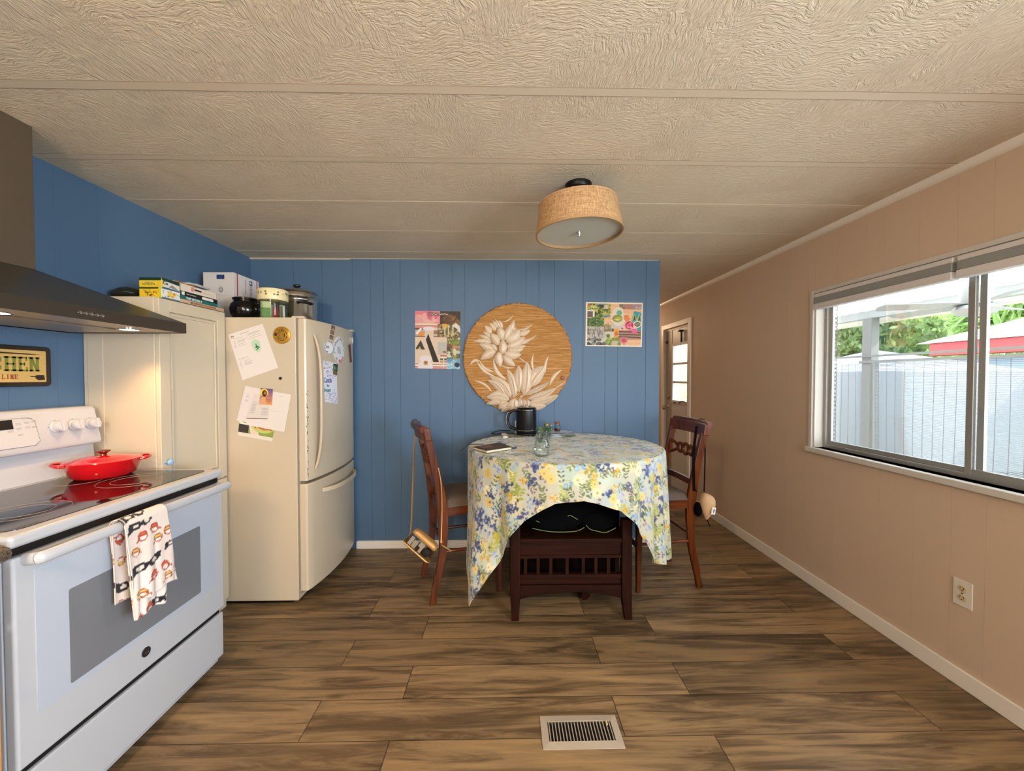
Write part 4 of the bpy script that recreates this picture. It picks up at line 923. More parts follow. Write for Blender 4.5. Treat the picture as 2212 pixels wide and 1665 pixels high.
uy = lambda u, v: PX(u, v, xs + .0176)
mb = MB(); zt1, zb1 = uy(60, 771).z, uy(60, 802).z; pts_ = {'N': (62, 86), 'E': (38, 60.6), 'H': (7.5, 37)}
for ch_, (a_, b_) in pts_.items(): slab(mb, ch_, uy(a_, 787).y, uy(b_, 787).y, zb1, zt1)
ye = uy(7.5, 787).y
for k_, ch_ in enumerate('CTIK'): slab(mb, ch_, ye - .053 * (k_ + 1), ye - .053 * k_ - .004, zb1, zt1)
mb.build('lettering', mat('olive_green_print', '7d8230', .6), t)
mb = MB(); zt1, zb1 = uy(25, 809).z, uy(25, 818.5).z; yr_ = uy(40, 813).y; pw_ = .0128
for k_, ch_ in enumerate(('E', 'N', 'I', 'L', '', 'N', 'O')):
    if ch_: slab(mb, ch_, yr_ - pw_ * (k_ + 1), yr_ - pw_ * k_ - .002, zb1, zt1)
mb.build('lettering', mat('dull_red_print', 'a4482c', .6), t)
mb = MB()
P = [(1.608, 1.345), (1.622, 1.345), (1.630, 1.350), (1.655, 1.350), (1.658, 1.330), (1.636, 1.328), (1.628, 1.334), (1.624, 1.336), (1.627, 1.341), (1.608, 1.342)]
mb.prism([(xs + .0172, y, z) for y, z in P], (.0006, 0, 0)); mb.prism([(xs + .0172, y, z) for y, z in ((1.35, 1.437), (1.50, 1.4395), (1.60, 1.437), (1.65, 1.4345), (1.60, 1.4325), (1.50, 1.4335))], (.0006, 0, 0)); mb.build('printed_ornament', mat('dark_print', '2a2018', .6), t)

# ---- on top of the pantry
def cbx(x0, x1, y0, y1, z0, z1, cvF, cvR, name, label, cat, grp=None, side_c='d8c840'):
    """carton: painted front face towards the room (+X) and painted near end (-Y)"""
    t = thing(name, label, cat, ((x0 + x1) / 2, (y0 + y1) / 2, z0), 0, grp)
    MB().box((x0, y0, z0), (x1, y1, z1)).build('carton', mat('carton_' + side_c, side_c, .5), t, bevel=.001)
    panel('printed_side', cvF, (x1, y0, z1), (x1, y1, z1), (x1, y1, z0), (x1, y0, z0), (.0008, 0, 0), t); panel('printed_end', cvR, (x0, y0, z1), (x1, y0, z1), (x1, y0, z0), (x0, y0, z0), (0, -.0008, 0), t)
    return t
z = PT + .001
cv = Canvas(.10, .05, .001, 'e6e4da'); cv.rect(0, .88, 1, 1, '3c78a0'); cv.rect(0, 0, 1, .1, '3c78a0'); cv.speck(.3, .25, .75, .75, ['e8c048', 'd8a838', 'f0d878'], 30, .03, .09); cv.speck(.05, .2, .95, .8, ['3c4a2c', '4a5c34'], 26, .01, .03)
ce = Canvas(.10, .05, .001, 'e0b828'); ce.speck(.1, .2, .9, .85, ['3a4420', 'c89020', '8a7a20'], 22, .02, .06); ce.rect(0, 0, 1, .14, '18402e'); ce.rect(.86, 0, 1, 1, 'c8c02c')
cbx(-1.722, -1.620, 1.855, 1.957, z, z + .049, cv, ce, 'tea_box', 'yellow and white box with flower print, lower of the two boxes on the pantry', 'box', 'yellow printed boxes')
cv = Canvas(.10, .05, .001, '1c3a30'); cv.rect(0, .3, .3, .9, 'e0dcc8'); cv.poly([(.15, .25), (1, .4), (1, .95), (.15, .9)], 'dcd8c8'); cv.poly([(.35, .8), (.6, .5), (1, .95)], '8a8c88'); cv.rect(0, .2, .08, 1, 'd8c030')
ce = Canvas(.10, .05, .001, 'dcb828'); ce.rect(0, 0, 1, .3, '143828'); ce.rect(.1, .5, .75, .66, 'e4d470'); 
for k in range(9): ce.line(.14 + k * .065, .45 + .1 * abs(k - 4) / 4, .17 + k * .065, .72, .03, '2a3a1c')
bx = cbx(-1.722, -1.620, 1.855, 1.955, z + .0495, z + .095, cv, ce, 'tea_box', 'dark green and yellow box lettered Co, upper of the two boxes on the pantry', 'box', 'yellow printed boxes', '1c4030')
MX = lambda x, y, z_: Matrix(((0, 0, 1, x), (1, 0, 0, y), (0, 1, 0, z_), (0, 0, 0, 1)))
MB().text('Co', MX(-1.6185, 1.862, z + .066), .022, .0006, bold=.0005).build('lettering', mat('dark_ink', '1a1a1a', .5), bx)
def book(x0, x1, y0, y1, z0, z1, c, label, txt, tc, size, rz_=0, ty=.02, pages='e0d6c4'):
    t = thing('cookbook', label, 'book', ((x0 + x1) / 2, (y0 + y1) / 2, z0), 0, 'books stacked on the pantry')
    th = .0015; m_ = mat('cover_' + c, c, .45)
    mb = MB().box((x0, y0, z0), (x1, y1, z0 + th)).box((x0, y0, z1 - th), (x1, y1, z1)).box((x1 - th, y0, z0 + th), (x1, y1, z1 - th)); mb.build('cover', m_, t, bevel=.0005)
    MB().box((x0 + .003, y0 + .003, z0 + th), (x1 - th, y1 - .003, z1 - th)).build('page_block', mat('book_pages', pages, .8, 0, .08, 200), t)
    mb = MB()
    for (s_, yo, sz, zo) in txt: mb.text(s_, MX(x1 + .0004, y0 + yo, z0 + zo), sz, .0006, bold=sz * .02)
    if txt: mb.build('lettering', mat('ink_' + tc, tc, .5), t)
    t.rotation_euler.z = rz_; return t
X1 = -1.622
book(-1.80, X1 + .006, 1.962, 2.252, z, z + .017, 'c8a888', 'tan cookbook with red-brown spine lettering, bottom of the book stack', [('MOOSEWOOD COOKBOOK', .055, .0135, .0035)], '8a3c24', 0)
book(-1.80, X1, 1.962, 2.212, z + .0175, z + .037, '1f6a68', 'teal book lettered THE VEGAN 4, second from the bottom of the stack', [('THE VEGAN 4', .035, .0165, .004)], 'd8e4dc', 0)
bb = book(-1.80, X1, 1.965, 2.212, z + .0375, z + .060, '16161a', 'black book with white spine label, third up in the stack', [], 'b8b4ac', 0)
MB().box((X1 + .0003, 2.0, z + .046), (X1 + .0009, 2.06, z + .050)).build('spine_print', mat('grey_spine_print', 'a8a49c', .5), bb)
MB().prism(rrect(2.10, 2.18, z + .041, z + .055, X1 + .0004, .006), (.0006, 0, 0)).build('spine_label', M_WHITE, bb); MB().prism(rrect(1.97, 1.988, z + .040, z + .057, X1 + .0004, .003), (.0006, 0, 0)).build('spine_label', M_WHITE, bb)
wb = book(-1.79, X1 - .002, 1.968, 2.205, z + .0605, z + .096, 'e0d2c0', 'thick cream book with pink and black spine marks, fourth up in the stack', [], 'a84a50', 0)
MB().prism(rrect(2.055, 2.10, z + .076, z + .085, X1 - .0016, .003), (.0006, 0, 0)).build('spine_mark', mat('dark_spine_mark', '2c2624', .5), wb); MB().prism(rrect(2.03, 2.052, z + .070, z + .092, X1 - .0016, .006), (.0006, 0, 0)).build('spine_mark', mat('pink_spine_mark', 'cf8a88', .5), wb); MB().box((X1 - .0016, 2.11, z + .077), (X1 - .001, 2.16, z + .079)).build('spine_print', mat('grey_spine_print', 'a8a49c', .5), wb)
book(-1.79, -1.66, 1.975, 2.10, z + .0965, z + .112, 'b47a3c', 'small orange book lying on top of the stack', [], 'ffffff', .02)
tag(MB().box((-1.76, 2.06, z + .1125), (-1.65, 2.20, z + .122)).box((-1.755, 2.10, z + .122), (-1.655, 2.15, z + .127)).build('plastic_case', mat('grey_clear_plastic', 'b8b8b6', .2), bevel=.002), 'flat clear grey plastic case on top of the books', 'case')
mb = MB(); rg = random.Random(11)
mb.blob((-1.86, 1.95, z + .034), (.07, .07, .034), 20, 12); o = mb.build('dark_bag', mat('dark_foil_bag', '23281f', .35, .2, .4, 30), subd=1)
for v in o.data.vertices: v.co += Vector([rg.uniform(-.006, .006) for _ in range(3)])
tag(o, 'crumpled dark bag at the back of the pantry top', 'bag')

# ---- on top of the fridge
zt_ = FT + .0005
t = thing('storage_box', 'plain white lower box on the fridge, under the postal carton', 'box', (-1.79, 2.57, zt_)); MB().box((-1.885, 2.45, zt_), (-1.697, 2.70, 1.852)).build('carton', m_paint('white_card', 'cfc8c2', .6), t, bevel=.003)
MB().box((-1.8855, 2.4494, 1.838), (-1.6965, 2.7006, 1.8535)).build('carton_lid', m_paint('white_card_lid', 'd2cbc4', .6), t, bevel=.002)
cv = Canvas(.25, .144, .0014, 'e4dcda'); cv.rect(.12, 0, .16, 1, 'b83a34'); cv.rect(.9, 0, .94, 1, 'b83a34'); cv.rect(.60, .1, .72, .3, '26386a'); cv.poly([(.62, .12), (.71, .2), (.62, .28)], 'e4e4ec')
t = thing('postal_carton', 'white postal carton with red stripes and blue eagle mark on top of the lower box', 'box', (-1.79, 2.57, 1.854)); MB().box((-1.884, 2.451, 1.854), (-1.698, 2.699, 1.998)).build('carton', m_paint('white_card', 'cfc8c2', .6), t, bevel=.002)
panel('printed_side', cv, (-1.698, 2.451, 1.998), (-1.698, 2.699, 1.998), (-1.698, 2.699, 1.854), (-1.698, 2.451, 1.854), (.0008, 0, 0), t)
MV = Matrix(((0, 0, 1, -1.6968), (0, 1, 0, 2.62), (-1, 0, 0, 1.96), (0, 0, 0, 1))); mb = MB().text('UNITED STATES', MV, .013, .0005); mb.text('POSTAL SERVICE', Matrix.Translation((0, -.014, 0)) @ MV, .013, .0005); mb.build('lettering', mat('navy_print', '26386a', .5), t)
MV = Matrix(((0, 0, 1, -1.6968), (0, 1, 0, 2.56), (-1, 0, 0, 1.98), (0, 0, 0, 1))); mb = MB().text('PRIORITY MAIL', MV, .014, .0005); mb.build('lettering', mat('red_print', 'b83a34', .5), t)
mb = MB().box((-1.80, 2.4500, 1.955), (-1.752, 2.4506, 1.982)); mb.build('printed_label', mat('navy_print', '26386a', .5), t)
mb = MB().tube([(-1.775 + .012 * math.cos(q_), 2.4503, 1.89 + .016 * math.sin(q_)) for q_ in [2 * PI * k / 24 for k in range(24)]], .0018, 4, True); mb.tube([(-1.775 + .007 * math.cos(q_), 2.4503, 1.89 + .009 * math.sin(q_)) for q_ in [2 * PI * k / 24 for k in range(24)]], .0018, 4, True); mb.build('printed_seal', mat('grey_seal', '77736f', .6), t)
c = (-1.580, 2.385, zt_); t = thing('bean_pot', 'round black glazed pot on top of the fridge, in front of the cartons', 'pot', c); M_GLZ = mat('black_glaze', '0b0a09', .15)
MB().lathe([(0, 0), (.058, 0), (.078, .03), (.084, .06), (.078, .09), (.062, .108), (.062, .114), (.068, .118), (.068, .128), (.06, .131), (.056, .128), (.054, .11), (0, .108)], c, 40).build('pot_body', M_GLZ, t)
for s_ in (-1, 1): MB().blob((c[0] + s_ * .076, c[1] - s_ * .02, c[2] + .062), (.016, .016, .02)).build('lug', M_GLZ, t)
c = (-1.407, 2.372, zt_); t = thing('food_jar', 'clear plastic jar with patterned yellow lid, holding packets, on the fridge', 'jar', c)
MB().lathe([(0, 0), (.066, 0), (.072, .006), (.074, .02), (.076, .118), (.074, .118), (.0725, .02), (.066, .004), (0, .004)], c, 40).build('jar_body', M_CLEAR, t)
n = NT('patterned_yellow_lid'); vo = n.n('TexVoronoi'); n.l(n.mapping(n.obj(), (60, 60, 45)), vo.inputs[0]); vo.inputs['Scale'].default_value = 1; f = n.ramp(vo.outputs['Distance'], [(.3, 1.0), (.42, 0.0)])
sz_ = n.n('SeparateXYZ'); n.l(n.obj(), sz_.inputs[0]); bnd = n.math('LESS_THAN', n.math('ABSOLUTE', n.math('SUBTRACT', sz_.outputs[2], zt_ + .148)), .012); n.base(n.mix(n.math('MULTIPLY', f, bnd), hx('e8d9a8'), hx('6a6a2c'))); n.b.inputs['Roughness'].default_value = .35
MB().lathe([(.0, .112), (.080, .112), (.082, .116), (.083, .172), (.079, .178), (.07, .180), (0, .181)], c, 48).build('jar_lid', n.m, t)
def packet(dx_, dy_, rz_, w_, h_, colr, label, band=None):
    M = Matrix.Translation((c[0] + dx_, c[1] + dy_, c[2] + .005)) @ Matrix.Rotation(rz_, 4, 'Z'); th = thing('food_packet', label, 'packet', M.translation, 0, 'packets in the patterned jar')
    MB().box((-w_ / 2, -.006, 0), (w_ / 2, .006, h_), M).build('packet_body', mat('packet_' + colr, colr, .4), th, bevel=.003)
    if band: MB().box((-w_ / 2 + .002, -.0072, .004), (w_ / 2 - .002, -.006, h_ * .62), M).build('printed_band', mat('packet_' + band, band, .4), th)
packet(-.022, -.035, .35, .055, .10, 'b9c088', 'pale green packet with a dark green band inside the patterned jar', '3c7a24'); packet(.040, -.032, -.45, .04, .095, '2a2226', 'dark packet with a red band inside the patterned jar', 'b01c22'); packet(.0, .02, .1, .09, .09, 'd8c890', 'pale yellow packet at the back of the patterned jar'); packet(.062, .005, -1.1, .03, .08, 'e0e0dc', 'white printed packet against the right wall of the patterned jar')
c = (-1.405, 2.64, zt_); t = thing('stock_pot', 'stainless stock pot with lid behind the patterned jar', 'pot', c); M_SS = mat('polished_steel', 'c8c6c2', .18, 1, .05, 8)
MB().lathe([(0, 0), (.118, 0), (.122, .006), (.122, .155), (.126, .160), (.126, .165), (.119, .165), (.118, .01), (0, .006)], c, 56).build('pot_body', M_SS, t)
MB().lathe([(.119, .168), (.123, .178), (.128, .182), (.128, .206), (.124, .212), (.1, .222), (.04, .232), (0, .234)], c, 56).build('steamer_insert', M_SS, t)
lk = MB().lathe([(.126, .212), (.129, .216), (.12, .226), (.07, .240), (0, .246)], c, 56).build('lid', M_SS, t); MB().lathe([(0, .245), (.008, .246), (.008, .256), (.022, .262), (.024, .270), (.016, .276), (0, .277)], c, 24).build('lid_knob', M_BLACK, lk)
for s_ in (-1, 1):
    d = Vector((.75 * s_, -.66 * s_, 0)); n_ = Vector((-d.y, d.x, 0)); q = Vector(c) + Vector((0, 0, .135)); MB().tube(catmull([q + d * .120 + n_ * .04, q + d * .15 + n_ * .035, q + d * .158, q + d * .15 - n_ * .035, q + d * .120 - n_ * .04], 5), .008, 8).build('handle', M_BLACK, t)
# ================================================================== DINING SIDE
TCX, TCY, TRX, TRY, TZ = .38, 2.44, .608, .555, .905
t = thing('dining_table', 'round counter-height pedestal table hidden under the floral cloth', 'table', (TCX, TCY, 0))
MB().lathe([(0, -.028), (.97, -.028), (1.0, -.02), (1.0, -.004), (.99, 0), (0, 0)], (TCX, TCY, TZ), 64, sx=TRX - .01, sy=TRY - .01).build('tabletop', M_DARKX, t)
MB().lathe([(.9, -.10), (.92, -.10), (.92, -.028), (.9, -.028), (.9, -.10)], (TCX, TCY, TZ), 64, sx=TRX * .85, sy=TRY * .85).build('apron', M_DARKX, t)
MB().lathe([(0, .10), (.09, .10), (.10, .14), (.07, .20), (.055, .30), (.075, .45), (.06, .60), (.05, .70), (.09, .78), (.14, .83), (.14, .877), (0, .877)], (TCX, TCY + .12, 0), 32).build('pedestal', M_DARKW, t)
for k in range(4):
    a = R(20 + 90 * k); d = Vector((math.cos(a), math.sin(a), 0)); c = Vector((TCX, TCY + .12, 0))
    MB().tube(catmull([c + d * .05 + Vector((0, 0, .20)), c + d * .15 + Vector((0, 0, .15)), c + d * .24 + Vector((0, 0, .05)), c + d * .31 + Vector((0, 0, .035))], 5), [.04] * 6 + [.036] * 5 + [.032] * 5, 10).build('pedestal_foot', M_DARKW, t)

# ---- tablecloth
def cloth():
    res = .0035; S = 2.8; N = int(S / res); rg = np.random.RandomState(12); A = np.zeros((N, N, 3)); A[:] = hx('bdbba6')
    def stamp(cx, cy, rx, ry, ang, col, al=.9, soft=.25):
        m = max(rx, ry) * 1.15; i0, i1 = int((cx - m) / res), int((cx + m) / res) + 2; j0, j1 = int((cy - m) / res), int((cy + m) / res) + 2
        i0, j0 = max(i0, 0), max(j0, 0); i1, j1 = min(i1, N), min(j1, N)
        if i1 <= i0 or j1 <= j0: return
        yy, xx = np.mgrid[j0:j1, i0:i1]; x = xx * res - cx; y = yy * res - cy; c, s = math.cos(ang), math.sin(ang)
        d = np.sqrt(((x * c + y * s) / rx) ** 2 + ((-x * s + y * c) / ry) ** 2); w_ = np.clip((1 - d) / soft, 0, 1)[..., None] * al
        A[j0:j1, i0:i1] = A[j0:j1, i0:i1] * (1 - w_) + np.array(hx(col)) * w_
    P = lambda: rg.uniform(0, S)
    for _ in range(1500): stamp(P(), P(), rg.uniform(.04, .12), rg.uniform(.02, .06), rg.uniform(0, 6.28), rg.choice(['b6c8b4', 'c8d0b0', 'dccf9c', 'c6d2d2', 'cfc6b0', 'c6be88', 'a4bcc4']), .5, .6)
    for _ in range(1500): stamp(P(), P(), rg.uniform(.02, .05), .003, rg.uniform(0, 6.28), rg.choice(['a8ac5c', 'bcc08c', '98a868', 'c0b860']), .6, .4)
    def leafspray(x, y, n, c, L=.014):
        a0 = rg.uniform(0, 6.28); 
        for k in range(n):
            s_ = k / n; px, py = x + math.cos(a0) * s_ * .075, y + math.sin(a0) * s_ * .075; stamp(px, py, .005, .002, a0, c)
            for sg in (-1, 1): b = a0 + sg * 1.0; b += rg.uniform(-.35, .35); l_ = L * rg.uniform(.6, 1.05); stamp(px + math.cos(b) * l_ * 1.1, py + math.sin(b) * l_ * 1.1, l_, l_ * .42, b, c, .9)
    def cluster(x, y, cols, n, sp, r):
        for k in range(n):
            qx, qy = x + rg.normal(0, sp), y + rg.normal(0, sp * .7)
            for q in range(4): b = rg.uniform(0, 6.28); stamp(qx + math.cos(b) * r * .6, qy + math.sin(b) * r * .6, r, r * .6, b, rg.choice(cols), .92)
    def radial(x, y, c, cc, n, Rr):
        for k in range(n): b = 6.28 * k / n + rg.uniform(-.1, .1); stamp(x + math.cos(b) * Rr * .6, y + math.sin(b) * Rr * .6, Rr * .42, Rr * .13, b, c, .95)
        stamp(x, y, Rr * .22, Rr * .22, 0, cc, .95)
    def rosette(x, y, c1, c2, r): stamp(x, y, r, r, 0, c1, .95); stamp(x - r * .1, y, r * .65, r * .6, 0, c2, .9); stamp(x, y, r * .35, r * .35, 0, c1, .9)
    pts = []
    for _ in range(6500):
        x, y = P(), P()
        if any((x - a) ** 2 + (y - b) ** 2 < .0014 for a, b in pts): continue
        pts.append((x, y)); k = rg.randint(10)
        if k < 2: leafspray(x, y, 5, rg.choice(['7c8428', '5e6c26', '8f9838', '4f6034']))
        elif k < 4: cluster(x, y, ['33406c', '28345a', '4a5c94', '4c4c7c'], 15, .020, .008); 
        elif k == 4: radial(x, y, rg.choice(['d8b038', 'e0c468', 'e6dca8']), rg.choice(['c08a28', 'b8a040']), 14, .032)
        elif k == 5: cluster(x, y, ['d0a028', 'dcb840', 'c8982c'], 8, .015, .007); leafspray(x + .03, y, 4, '7c8428')
        elif k == 6:
            for q in range(9): rosette(x + rg.normal(0, .026), y + rg.normal(0, .026), rg.choice(['5e3c5c', '6a4860', '54365a']), 'b898a8', .0075)
        elif k == 7: rosette(x, y, '7fa4bc', 'b4ccd8', .016); rosette(x + .03, y + .01, '6c96b4', 'a4c0d0', .012); leafspray(x - .02, y + .02, 3, '3e5a34')
        elif k == 8: cluster(x, y, ['6a88c0', '8aa0d0', 'a8b8dc'], 9, .02, .007)
        else: leafspray(x, y, 6, rg.choice(['98a030', 'a8ac48']), .018); stamp(x, y, .012, .009, 1, '3e2c40')
    # hem heights round the table (degrees, z)
    H = [(-2, .655), (20, .66), (40, .655), (55, .66), (90, .70), (125, .66), (150, .655), (186, .655), (192, .48), (200, .22), (208, .09), (212, .06), (217, .15), (223, .27), (230, .39), (235, .50), (243, .60), (252, .668), (258, .705), (264, .712), (271, .722), (280, .695), (290, .655), (296, .60), (301, .545), (306, .46), (310, .36), (314, .325), (322, .305), (330, .29), (335, .30), (338, .42), (341, .49), (349, .50), (353, .58), (358, .655)]
    hd = np.array([h[0] for h in H]); hz_ = np.array([h[1] for h in H])
    Z0 = TZ + .004; rr_ = .016; mb = MB(); na, nt_, nh = 840, 70, 150
    th = np.arange(na) / na * 360.0; th_ = np.where(th > 358, th - 360, th); ht = np.interp(th_, hd, hz_)
    k_ = np.array([.2, .6, .2]); ht = np.convolve(np.r_[ht[-1], ht, ht[0]], k_, 'valid')
    V = []; UVs = []
    ca, sa = np.cos(np.radians(th)), np.sin(np.radians(th))
    def unf(rad): return rad
    for i in range(nt_):
        f = (i / nt_); x = TCX + ca * TRX * f; y = TCY + sa * TRY * f; z = np.full(na, Z0) + .0012 * np.sin(x * 37 + np.sin(y * 23) * 2) * np.sin(y * 31)
        V.append(np.stack([x, y, z], 1)); UVs.append(np.stack([ca * TRX * f, sa * TRY * f], 1))
    ridge = np.zeros(na); 
    def g(c, w_, a): 
        d = (th - c + 180) % 360 - 180; return a * np.exp(-(d / w_) ** 2)
    for c, w_, a in ((200, 5, .02), (214, 7, .05), (228, 3.5, -.035), (236, 4, .02), (247, 3.5, -.016), (256, 4, .014), (263, 2.5, -.02), (270, 4, .014), (277, 2, -.028), (284, 3.5, .016), (291, 2, -.03), (297, 3, .02), (303, 2, -.028), (309, 3, .022), (315, 2, -.035), (321, 3, .03), (327, 1.8, -.028), (333, 3, .035), (338, 1.8, -.03), (344, 3.2, .035), (351, 2.5, -.02), (3, 4, .015), (20, 5, -.012), (35, 5, .012), (60, 5, .01), (90, 6, -.01), (120, 6, .01), (150, 5, -.01), (170, 5, .01), (184, 4, -.015)): ridge += g(c, w_, a)
    flare = g(211, 9, .014) + g(322, 13, .004) + .008
    for j in range(nh + 1):
        s = j / nh; tot = (Z0 - ht); dist = s * tot; a = np.clip(dist / (rr_ * PI / 2), 0, 1); 
        out = rr_ * np.sin(a * PI / 2); down = np.where(a < 1, rr_ * (1 - np.cos(a * PI / 2)), rr_ + dist - rr_ * PI / 2)
        q = np.clip((dist - .02) / .40, 0, 1.6); r_ = out + (ridge - .004) * q ** .8 * .55 + flare * q
        x = TCX + ca * (TRX - .012 + r_); y = np.minimum(TCY + sa * (TRY - .012 + r_), YB - .016); z = np.maximum(Z0 - down, .012)
        V.append(np.stack([x, y, z], 1)); UVs.append(np.stack([ca * (TRX + dist), sa * (TRY + dist)], 1))
    V = np.concatenate(V); U = np.concatenate(UVs) + S / 2; n_r = nt_ + nh + 1
    i = np.clip((U[:, 0] / res).astype(int), 0, N - 1); j = np.clip((U[:, 1] / res).astype(int), 0, N - 1)
    fs = []; I, K = np.meshgrid(np.arange(1, n_r - 1), np.arange(na), indexing='ij'); K2 = (K + 1) % na
    fs = np.stack([I * na + K, (I + 1) * na + K, (I + 1) * na + K2, I * na + K2], -1).reshape(-1, 4).tolist()
    V[:na] = V[0]; fs += [(k, na + k, na + (k + 1) % na) for k in range(na)]
    mb.add(V.tolist(), fs); mb.cols = A[j, i]
    o = mb.build('tablecloth', M_CLOTHP, solid=.0016, fix=False, angle=180)
    tag(o, 'cotton tablecloth with blue, yellow and green flowers, draped over the round table', 'tablecloth')
cloth()

# ---- dark bench tucked under the table
t = thing('wooden_bench', 'dark stained slatted wooden bench tucked under the front of the table', 'bench', (.365, 2.2, 0))
bx0, bx1, by0, by1 = .030, .700, 2.075, 2.36
for x in (bx0, bx1 - .055):
    for y in (by0, by1 - .05):
        dxx = .0 if x < .3 else .012
        MB().bar([(x + .0275 + dxx, y + .025, 0), (x + .0275, y + .025, .14), (x + .0275, y + .025, .56)], [(.040, 0, 0), (.055, 0, 0), (.055, 0, 0)], [(0, .036, 0), (0, .05, 0), (0, .05, 0)]).build('leg', M_DARKW, t, bevel=.003)
xa_, xb_ = bx0 + .055, bx1 - .055
for y in (by0 + .012, by1 - .037):
    MB().box((xa_, y - .006, .435), (xb_, y + .034, .455)).build('seat_rail', M_DARKX, t, bevel=.003)
    MB().box((xa_, y + .008, .362), (xb_, y + .024, .435)).build('upper_panel', M_DARKX, t, bevel=.001)
    MB().box((xa_, y, .345), (xb_, y + .030, .362)).build('slat_rail', M_DARKX, t, bevel=.002)
    for xs_ in (.105, .175, .245, .335, .425, .495, .565):
        MB().box((xs_, y + .004, .255), (xs_ + .018, y + .022, .345)).build('slat', M_DARKW, t, bevel=.001)
    MB().box((xa_, y, .232), (xb_, y + .030, .255)).build('slat_rail', M_DARKX, t, bevel=.002)
    MB().box((xa_, y + .006, .200), (xb_, y + .022, .232)).build('lower_panel', M_DARKX, t, bevel=.001)
    P = [(xa_, y, .195), (xb_, y, .195)] + [(xb_ + (xa_ - xb_) * k / 16, y, .118 + .038 * math.sin(PI * k / 16) ** .8) for k in range(17)]
    MB().prism(P, (0, .022, 0)).build('arched_apron', M_DARKX, t, bevel=.002)
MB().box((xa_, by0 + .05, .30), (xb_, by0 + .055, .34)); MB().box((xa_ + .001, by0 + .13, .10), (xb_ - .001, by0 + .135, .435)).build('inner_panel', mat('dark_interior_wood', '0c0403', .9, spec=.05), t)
MB().box((bx0 + .01, by0 + .05, .436), (bx1 - .01, by1 - .05, .452)).build('seat', M_DARKX, t, bevel=.003)
t = thing('black_bundle', 'folded black garment with thin green piping lying on the dark bench', 'garment', (.36, 2.22, .455))
M_BLKF = mat('black_fabric', '040405', 1, 0, .2, 60, spec=.1)
mb = MB(); mb.blob((.28, 2.22, .545), (.20, .12, .088), 28, 14); mb.blob((.53, 2.22, .535), (.13, .115, .078), 24, 12); mb.blob((.40, 2.20, .60), (.16, .08, .05), 20, 10); mb.build('folded_fabric', M_BLKF, t)
def pip(P): return MB().tube(catmull(P, 5), .0022, 6).build('piping', mat('green_piping', '6a7a4a', .6), t)
def onb(pts):
    out = []
    for u, v in pts: p = PY(u, v, 2.115); out.append(p)
    return out
pip(onb([(1158, 1125), (1182, 1132), (1186, 1122), (1205, 1121), (1222, 1119), (1231, 1113), (1248, 1122)])); pip(onb([(1150, 1141), (1180, 1147), (1210, 1149), (1245, 1147), (1262, 1139)])); pip(onb([(1266, 1134), (1275, 1143), (1290, 1147), (1308, 1150), (1330, 1140)]))

